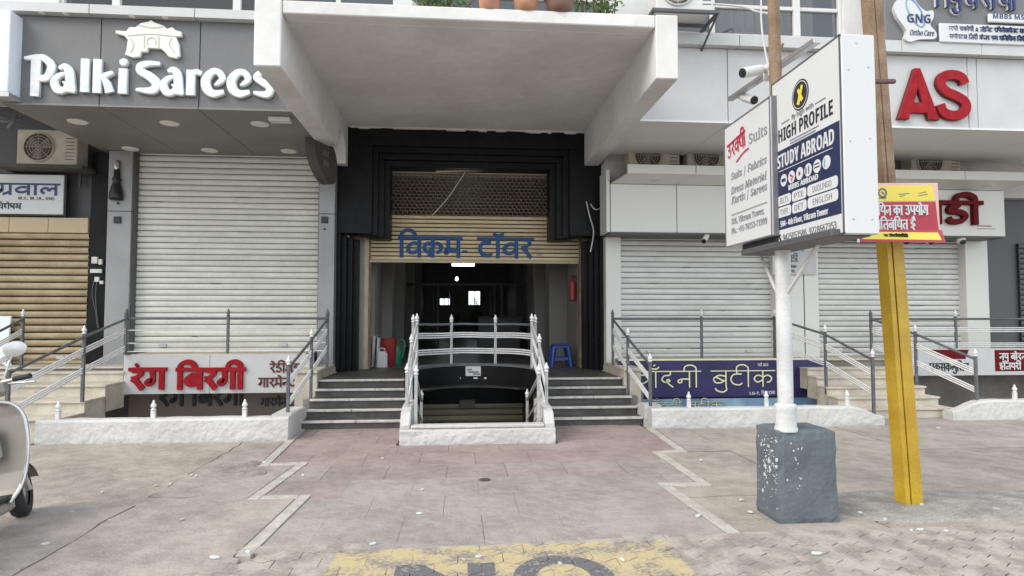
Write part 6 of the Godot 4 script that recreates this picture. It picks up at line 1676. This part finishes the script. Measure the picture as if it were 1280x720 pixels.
func plant(label, at: Vector3, h: float, r: float, n: int, sd: int):
	var t = thing("potted_plant", label, "plant", at)
	var g := RandomNumberGenerator.new(); g.seed = sd
	var st := mb(); lathe(st, [[0, 0], [.16, 0], [.2, .28], [.23, .28], [.23, .32], [.18, .32], [0, .27]], 18); obj("pot", st, M["terracotta"], t)
	st = mb()
	var tips := []
	for k in 16:
		var e := Vector3(g.randf_range(-1, 1), 0, g.randf_range(-1, 1)).limit_length(1.0) * r
		e.y = h * g.randf_range(.55, 1.0)
		var m := e * .5 + Vector3(g.randf_range(-.06, .06), .1, g.randf_range(-.06, .06))
		tube(st, smoothed([Vector3(e.x * .1, .27, e.z * .1), m, e], 4), .008, 4, false); tips.append([Vector3(e.x * .1, .27, e.z * .1), m, e])
	obj("stem", st, M["twig"], t)
	for half in 2:
		st = mb()
		for k in n / 2:
			var q = tips[g.randi() % tips.size()]
			var u := g.randf()
			var p: Vector3 = (q[0] as Vector3).lerp(q[1], u * 2) if u < .5 else (q[1] as Vector3).lerp(q[2], u * 2 - 1)
			p += Vector3(g.randfn(0, .07), g.randfn(0, .06), g.randfn(0, .07))
			var d := Vector3(g.randf_range(-1, 1), g.randf_range(-.4, .8), g.randf_range(-1, 1)).normalized()
			var s := d.cross(Vector3(g.randf_range(-1, 1), g.randf_range(-1, 1), g.randf_range(-1, 1))).normalized()
			var l := g.randf_range(.06, .12)
			tri(st, p, p + d * l * .5 + s * l * .25, p + d * l, Vector3.UP); tri(st, p, p + d * l, p + d * l * .5 - s * l * .25, Vector3.UP)
		var lo = obj("foliage", st, M["leaf"] if half == 0 else M["leaf_b"], t); lo.set_meta("kind", "stuff")

# ---------------------------------------------------------------- small things
func build_small_things():
	# black wall lantern on the silver column
	var p = pz(145, 250, -11.76)
	var l = thing("wall_lantern", "black bell shaped wall lamp on the silver column by the white shutter", "lamp", p)
	var st := mb(); lathe(st, [[0, .0], [.1, .0], [.115, .03], [.11, .12], [.075, .26], [.06, .3], [.06, .34], [.075, .36], [.05, .42], [.045, .56], [.0, .58]], 16); obj("shade", st, M["black_plastic"], l)
	st = mb(); tube(st, [Vector3(0, .5, .0), Vector3(0, .6, .02), Vector3(0, .68, .0)], [.03, .045, .03], 10); obj("cap", st, M["steel"], l)
	part_box("wall_plate", Vector3(-.03, .3, -.04), Vector3(.03, .72, -.005), M["dark_grey"], l, .004)
	# small dark sockets and holes on the columns
	for q in [[147, 275, "under the wall lamp"], [406, 275, "on the silver column right of the white shutter"]]:
		var s = thing("socket_plate", "small black socket plate " + q[2], "socket", pz(q[0], q[1], -11.795))
		part_box("plate", Vector3(-.06, -.06, -.01), Vector3(.06, .06, .025), M["black_plastic"], s, .006)
		st = mb(); lathe(st, [[0, 0], [.02, 0], [.02, .012], [0, .014]], 8, Transform3D(Basis(Vector3.RIGHT, PI / 2), Vector3(.0, -.17 if q[0] > 200 else .3, .0))); obj("screw_cap", st, M["black_plastic"], s)
	# meter boxes and wires on the dark pillar
	var mbx = thing("switch_boxes", "cluster of small white switch boxes on the dark pillar", "electrical box", pz(120, 340, -11.93))
	for q in [[-.06, .15, .1, .12], [.06, .13, .06, .1], [-.08, -.02, .2, .07], [.0, -.18, .08, .09], [.09, -.22, .06, .06]]:
		part_box("box", Vector3(q[0], q[1], 0), Vector3(q[0] + q[2], q[1] + q[3], .05), M["ac_white"], mbx, .006)
	st = mb()
	for k in 2: tube(st, smoothed([Vector3(-.02 + k * .05, -.15, .02), Vector3(-.04 + k * .06, -.4, .03), Vector3(.02 + k * .02, -.7, .02), Vector3(.06 + k * .02, -1.0, .01)], 4), .005, 5)
	obj("wire", st, M["ink_grey"], mbx)
	# cables and a conduit by the canopy and at the far left
	cable("grey cables bunched under the end of the white sign box", [[pz(-20, 138, -9.6), pz(6, 148, -9.7), pz(18, 150, -9.9), pz(30, 145, -10.4), pz(12, 158, -10.2)], [pz(-20, 146, -9.6), pz(10, 152, -9.7), pz(22, 143, -9.9), pz(10, 160, -10.2)]], .022, "ink_grey")
	cable("white cable drooping across the upper right window", [[pz(890, 5, -9.2), pz(925, 8, -9.2), pz(945, 14, -9.2), pz(962, 17, -7.0)]], .016, "white_plastic")
	cable("loose grey cables beside the right black pillar", [[pz(733, 252, -11.9), pz(737, 270, -11.85), pz(742, 290, -11.88), pz(738, 315, -11.9)], [pz(738, 255, -11.9), pz(744, 262, -11.85), pz(750, 260, -11.9)]], .012, "ac_white")
	cable("thin white flex hanging by the cream door jamb", [[pz(460, 253, -12.5), pz(466, 262, -12.48), pz(468, 272, -12.5), pz(471, 281, -12.5)], [pz(463, 253, -12.5), pz(470, 268, -12.48), pz(464, 278, -12.5)]], .01, "white_plastic")
	var lf = thing("floodlight", "white floodlight fitting under the grey fascia by the canopy", "lamp", pz(350, 149, -9.6))
	part_box("body", Vector3(-.16, -.04, -.1), Vector3(.16, .03, .06), M["white_plastic"], lf, .012)
	st = mb(); tube(st, [Vector3(-.12, 0, 0), Vector3(-.05, .16, .0), Vector3(-.02, .3, .0)], .018, 6); obj("bracket", st, M["white_plastic"], lf)
	var pb = thing("pale_board", "pale blue board leaning behind the railing by the tan shutter", "board", Vector3(pz(9, 430, -11.75).x - .55, .77, -11.75))
	part_box("sheet", Vector3(-.6, 0, -.02), Vector3(.55, .86, .02), M["sign_bluewhite"], pb, .006, Transform3D(Basis(Vector3.RIGHT, -.1), Vector3.ZERO))
	part_box("foot", Vector3(-.5, 0, .0), Vector3(.5, .03, .12), M["steel"], pb, .004)
	# cameras on the shutters
	bullet_camera("white bullet camera under the cream fascia over the right white shutter", pz(884, 294, -11.3), pz(879, 303, -11.1), .05)
	for q in [[1131, "left of two under the notice board"], [1162, "right of two under the notice board"], [1201, "beside the white column"]]:
		dome_camera("white dome camera with black eye, " + q[1], pz(q[0], 298, -11.35))
	# things inside the entrance
	interior_things()
	# litter
	var chips := []
	for k in 4:
		st = mb(); var s := .02 + .006 * k; var pts := []
		for a in 6: pts.append(Vector2(cos(a * TAU / 6), sin(a * TAU / 6) * .6) * s * rng.randf_range(.6, 1.1))
		prism(st, pts, 0, .012, Transform3D(Basis(Vector3(1, 0, 0), Vector3(0, 0, -1), Vector3(0, 1, 0)), Vector3.ZERO), .003); chips.append(st.commit())
	for q in [[128, 615], [195, 607], [212, 606], [239, 594], [245, 595], [57, 680], [227, 650], [268, 697], [478, 573], [466, 680], [528, 612], [524, 642], [598, 696], [580, 700], [873, 645], [876, 540 + 35], [938, 640], [927, 625], [1106, 654], [1139, 663], [1150, 662], [1152, 635], [1183, 664], [1245, 640], [1021, 692], [330, 578], [379, 594], [1173, 535], [778, 700], [700, 705], [90, 640], [310, 690], [905, 655], [1075, 645]]:
		var g = pg(q[0], q[1], .005)
		var o = node("litter_chip", chips[rng.randi() % 4], M["chipped"] if rng.randf() < .75 else M["strip"], self)
		o.position = Vector3(g.x, .003, g.z); o.rotation.y = rng.randf() * TAU
		if g.x > 3.0 and g.z < -4.7 and g.z > -5.6: o.position.y = .03
		tag(o, "small pale chip of litter on the paving", "litter", "litter chips on the paving")
	var man = thing("drain_cap", "small dark round cap set in the tiles before the stairwell", "drain", pg(606, 600, 0))
	st = mb(); lathe(st, [[0, .006], [.055, .006], [.065, -.002]], 14); obj("cap", st, M["dark_wall"], man)
func cable(label, runs: Array, r: float, m):
	var st := mb()
	for q in runs: tube(st, smoothed(q, 5), r, 6)
	tag(obj("cable", st, M[m], self), label, "cable")
func dome_camera(label, at: Vector3):
	var c = thing("dome_camera", label, "camera", at)
	var st := mb(); lathe(st, [[0, .1], [.05, .1], [.05, .03], [.07, .02], [.085, -.02], [.08, -.06], [.05, -.1], [0, -.12]], 14); obj("housing", st, M["white_plastic"], c)
	st = mb(); lathe(st, [[0, 0], [.05, .0], [.06, -.02], [.04, -.06], [0, -.075]], 12, Transform3D(Basis(Vector3.RIGHT, -.6), Vector3(0, -.055, .03))); obj("eye", st, M["black_plastic"], c)
func interior_things():
	var y := .59
	var at := func(px, z): return Vector3(pz(px, 450, z).x, y, z)
	var s = thing("panel_stack", "white flat panels leaning inside the entrance on the left", "panel", at.call(466, -13.2))
	for k in 3: part_box("panel", Vector3(-.1 + k * .075, 0, -.5), Vector3(-.05 + k * .075, .66 - k * .03, .0), M["white_plastic"], s, .004, Transform3D(Basis(Vector3(0, 0, 1), -.03 * k), Vector3()))
	var j = thing("jerrycan", "small white jerrycan before the red bucket inside the entrance", "jerrycan", at.call(478, -13.05))
	var st := mb(); prism(st, [Vector2(-.1, 0), Vector2(.1, 0), Vector2(.1, .27), Vector2(.06, .33), Vector2(-.1, .33)], -.07, .07, Transform3D(), .012); obj("body", st, M["white_plastic"], j)
	st = mb(); tube(st, smoothed([Vector3(-.07, .33, 0), Vector3(-.06, .38, 0), Vector3(.03, .38, 0), Vector3(.05, .33, 0)], 4), .013, 6); obj("handle", st, M["white_plastic"], j)
	st = mb(); lathe(st, [[.025, .32], [.025, .36], [0, .365]], 10, Transform3D(Basis(), Vector3(.07, -.01, 0))); obj("cap", st, M["red_plastic"], j)
	var b = thing("bucket", "dark red plastic tub inside the entrance on the left", "bucket", at.call(485, -13.5))
	st = mb(); lathe(st, [[0, 0], [.15, 0], [.19, .55], [.21, .55], [.21, .58], [.17, .58], [.14, .05], [0, .05]], 18); obj("tub", st, M["red_plastic"], b)
	var w = thing("watering_can", "green plastic can beside the red tub inside the entrance", "can", at.call(494, -13.7))
	st = mb(); lathe(st, [[0, 0], [.13, 0], [.14, .3], [.1, .42], [.05, .5], [.0, .5]], 16); obj("body", st, M["green_plastic"], w)
	st = mb(); tube(st, smoothed([Vector3(.05, .48, 0), Vector3(.15, .55, 0), Vector3(.2, .4, 0), Vector3(.14, .15, 0)], 5), .022, 6); obj("handle", st, M["green_plastic"], w)
	# blue plastic stool
	var t = thing("plastic_stool", "blue plastic stool inside the entrance on the right", "stool", at.call(700, -13.0))
	part_box("seat", Vector3(-.16, .43, -.16), Vector3(.16, .47, .16), M["blue_plastic"], t, .015)
	part_box("seat_rim", Vector3(-.175, .39, -.175), Vector3(.175, .431, .175), M["blue_plastic"], t, .008)
	for sx in [-1, 1]:
		for sz in [-1, 1]:
			st = mb(); tube(st, [Vector3(sx * .15, .4, sz * .15), Vector3(sx * .2, 0, sz * .2)], [.055, .04], 4); obj("leg", st, M["blue_plastic"], t)
	for q in [[Vector3(-.18, .14, .17), Vector3(.18, .2, .185)], [Vector3(-.18, .14, -.185), Vector3(.18, .2, -.17)], [Vector3(-.185, .141, -.17), Vector3(-.17, .201, .17)], [Vector3(.17, .141, -.17), Vector3(.185, .201, .17)]]: part_box("brace", q[0], q[1], M["blue_plastic"], t, .004)
	# fire extinguisher on the right wall
	var f = thing("fire_extinguisher", "red fire extinguisher hung inside the entrance on the right wall", "extinguisher", pz(716, 376, -13.05))
	st = mb(); lathe(st, [[0, 0], [.075, 0], [.08, .03], [.08, .36], [.06, .42], [.025, .45], [.025, .48], [0, .48]], 16); obj("cylinder", st, M["red_plastic"], f)
	part_box("valve", Vector3(-.03, .48, -.03), Vector3(.05, .54, .03), M["black_plastic"], f, .006)
	st = mb(); tube(st, smoothed([Vector3(.04, .5, 0), Vector3(.11, .42, .02), Vector3(.09, .15, .04)], 5), .013, 6); obj("hose", st, M["black_plastic"], f)
	part_box("wall_hook", Vector3(-.02, .3, -.12), Vector3(.02, .36, -.07), M["steel"], f)

# ---------------------------------------------------------------- scooter at the left edge, seen from behind its leg shield
func build_scooter():
	var s = thing("scooter", "parked scooter with silver beige leg shield and black front tyre", "scooter", Vector3(-3.5, 0, -5.5), 0.0)
	# local frame: -z forward; origin under the front wheel
	s.rotation = Vector3(0, deg_to_rad(8), deg_to_rad(11))
	var wheel = Node3D.new(); wheel.name = "front_wheel"; s.add_child(wheel); wheel.position = Vector3(0, .205, 0); wheel.rotation.y = deg_to_rad(14)
	var ax := Transform3D(Basis(Vector3(0, 0, 1), PI / 2), Vector3.ZERO)
	var st := mb(); lathe(st, [[.125, -.045], [.155, -.06], [.19, -.05], [.203, -.025], [.206, 0], [.203, .025], [.19, .05], [.155, .06], [.125, .045]], 32, ax); obj("tyre", st, M["rubber"], wheel)
	st = mb(); lathe(st, [[0, -.03], [.05, -.035], [.06, -.02], [.12, -.02], [.138, -.042], [.138, .042], [.12, .02], [.06, .02], [.05, .035], [0, .03]], 24, ax); obj("rim", st, M["steel"], wheel)
	st = mb(); for_fender(st); obj("front_fender", st, M["scooter_body"], s)
	st = mb(); tube(st, [Vector3(.075, .2, 0), Vector3(.075, .5, .1)], .022, 8); tube(st, [Vector3(-.075, .2, 0), Vector3(-.075, .5, .1)], .022, 8); obj("fork", st, M["steel"], s)
	st = mb(); tube(st, smoothed([Vector3(.07, .3, .06), Vector3(.11, .32, .1), Vector3(.1, .24, .12)], 4), .012, 6); obj("reflector_stay", st, M["rust_brown"], s)
	# leg shield: a dished sheet, chrome edged
	var rows := [[.2, .16, .42], [.28, .2, .33], [.4, .235, .28], [.55, .265, .26], [.7, .275, .245], [.82, .26, .23], [.91, .2, .225], [.95, .1, .23]]
	st = mb(); var st2 := mb(); var G := []
	for r in rows:
		var row := []
		for k in 13:
			var u := k / 12.0 * 2 - 1
			row.append(Vector3(u * r[1], r[0], r[2] + .06 * u * u))
		G.append(row)
	for i in rows.size() - 1:
		for k in 12:
			quad(st, G[i][k], G[i][k + 1], G[i + 1][k + 1], G[i + 1][k], Vector3(0, 0, 1))
			var d := Vector3(0, 0, -.03)
			quad(st2, G[i][k] + d, G[i][k + 1] + d, G[i + 1][k + 1] + d, G[i + 1][k] + d, Vector3(0, 0, -1))
	st.append_from(st2.commit(), 0, Transform3D()); var shield = obj("leg_shield", st, M["scooter_body"], s)
	for sgn in [0, 12]:
		var e := []
		for i in rows.size(): e.append(G[i][sgn] + Vector3(0, 0, -.012))
		st = mb(); tube(st, smoothed(e, 4), .014, 8); obj("edge_trim", st, M["steel"], shield)
	st = mb(); box(st, Vector3(-.09, .5, .27), Vector3(.09, .78, .34), .03); obj("steering_cover", st, M["scooter_body"], s)
	st = mb(); box(st, Vector3(-.17, .22, .36), Vector3(.17, .25, .8), .015); obj("floorboard", st, M["rubber"], s)
	st = mb(); box(st, Vector3(-.14, .13, .34), Vector3(.14, .218, .82), .02); obj("under_tray", st, M["scooter_body"], s)
	st = mb(); prism(st, [Vector2(.72, .25), Vector2(.75, .6), Vector2(.86, .68), Vector2(1.5, .72), Vector2(1.62, .62), Vector2(1.5, .38), Vector2(1.1, .28)], -.17, .17, Transform3D(Basis(Vector3(0, 0, 1), Vector3(0, 1, 0), Vector3(-1, 0, 0)), Vector3.ZERO), .04); obj("rear_body", st, M["scooter_body"], s)
	st = mb(); prism(st, [Vector2(.78, .69), Vector2(.82, .76), Vector2(1.1, .74), Vector2(1.5, .8), Vector2(1.6, .73)], -.14, .14, Transform3D(Basis(Vector3(0, 0, 1), Vector3(0, 1, 0), Vector3(-1, 0, 0)), Vector3.ZERO), .02); obj("seat", st, M["rubber"], s)
	var rw = wheel.duplicate(); rw.name = "rear_wheel"; s.add_child(rw); rw.position = Vector3(0, .205, 1.25); rw.rotation.y = 0
	# handlebar, grips, levers, mirrors
	st = mb(); box(st, Vector3(-.16, .98, .16), Vector3(.16, 1.12, .3), .04); obj("handlebar_cowl", st, M["scooter_body"], s)
	st = mb(); tube(st, [Vector3(-.34, 1.1, .3), Vector3(-.12, 1.09, .24), Vector3(.12, 1.09, .24), Vector3(.34, 1.1, .3)], .014, 8); obj("handlebar", st, M["steel"], s)
	for sgn in [-1, 1]:
		st = mb(); tube(st, [Vector3(sgn * .24, 1.098, .27), Vector3(sgn * .37, 1.1, .31)], .021, 10); obj("grip", st, M["rubber"], s)
		st = mb(); tube(st, smoothed([Vector3(sgn * .16, 1.07, .2), Vector3(sgn * .26, 1.06, .2), Vector3(sgn * .36, 1.05, .23)], 4), .008, 6); obj("brake_lever", st, M["steel"], s)
		st = mb(); tube(st, smoothed([Vector3(sgn * .15, 1.12, .22), Vector3(sgn * .2, 1.24, .2), Vector3(sgn * .24, 1.3, .2)], 4), .008, 6); obj("mirror_stalk", st, M["steel"], s)
		st = mb(); lathe(st, [[0, -.02], [.05, -.015], [.062, 0], [.06, .006], [0, .008]], 16, Transform3D(Basis(Vector3.RIGHT, PI / 2).scaled(Vector3(1.4, 1, 1)), Vector3(sgn * .25, 1.33, .2))); obj("mirror", st, M["steel"], s)
	st = mb(); tube(st, [Vector3(-.1, .2, .75), Vector3(-.24, .01, .85)], .012, 6); obj("side_stand", st, M["dark_grey"], s)
func for_fender(st):
	var rr := .235
	for k in 10:
		var a0 := PI * (.08 + .78 * k / 10.0); var a1 := PI * (.08 + .78 * (k + 1) / 10.0)
		for seg in [[-.06, -.02, .02, 0.0], [-.02, .02, 0.0, 0.0], [.02, .06, 0.0, .02]]:
			var P := func(a, x, drop): return Vector3(x, .205 + sin(a) * (rr - drop), -cos(a) * (rr - drop))
			quad(st, P.call(a0, seg[0], seg[2]), P.call(a1, seg[0], seg[2]), P.call(a1, seg[1], seg[3]), P.call(a0, seg[1], seg[3]), Vector3(0, sin(a0), -cos(a0)))

# ---------------------------------------------------------------- street side behind the camera (mirrored in the upper windows)
func build_street_behind():
	var g := RandomNumberGenerator.new(); g.seed = 23
	for q in [[Vector3(7.5, 0, 9.5), 7.5, 2.6, "leafy street tree across the road, opposite the sign pole"], [Vector3(-3.0, 0, 11.0), 8.0, 3.0, "leafy street tree across the road, opposite the scooter"]]:
		var t = thing("street_tree", q[3], "tree", q[0])
		var h: float = q[1]; var st := mb()
		tube(st, smoothed([Vector3(0, -.1, 0), Vector3(.05, h * .25, .04), Vector3(-.08, h * .5, 0)], 4), [.2, .19, .18, .17, .16, .15, .14, .13, .12], 10)
		var tips := []
		for k in 22:
			var e := Vector3(g.randfn(0, .6), g.randf_range(-.5, .9), g.randfn(0, .6)).limit_length(1.0) * Vector3(q[2], h * .3, q[2]) + Vector3(0, h * .72, 0)
			tube(st, smoothed([Vector3(-.08, h * g.randf_range(.38, .5), 0), e * Vector3(.5, .85, .5), e], 4), [.07, .06, .05, .045, .04, .03, .025, .02, .015], 6); tips.append(e)
		obj("trunk", st, M["twig"], t)
		st = mb()
		for k in 5200:
			var c: Vector3 = tips[g.randi() % tips.size()]
			var p := c + Vector3(g.randfn(0, .38), g.randfn(0, .3), g.randfn(0, .38))
			var d := Vector3(g.randf_range(-1, 1), g.randf_range(-.6, .6), g.randf_range(-1, 1)).normalized()
			var s := d.cross(Vector3(g.randf_range(-1, 1), g.randf_range(-1, 1), g.randf_range(-1, 1))).normalized()
			var l := g.randf_range(.1, .2)
			tri(st, p, p + d * l * .5 + s * l * .28, p + d * l, Vector3.UP); tri(st, p, p + d * l, p + d * l * .5 - s * l * .28, Vector3.UP)
		var cr = obj("crown", st, M["leaf"], t); cr.set_meta("kind", "stuff")
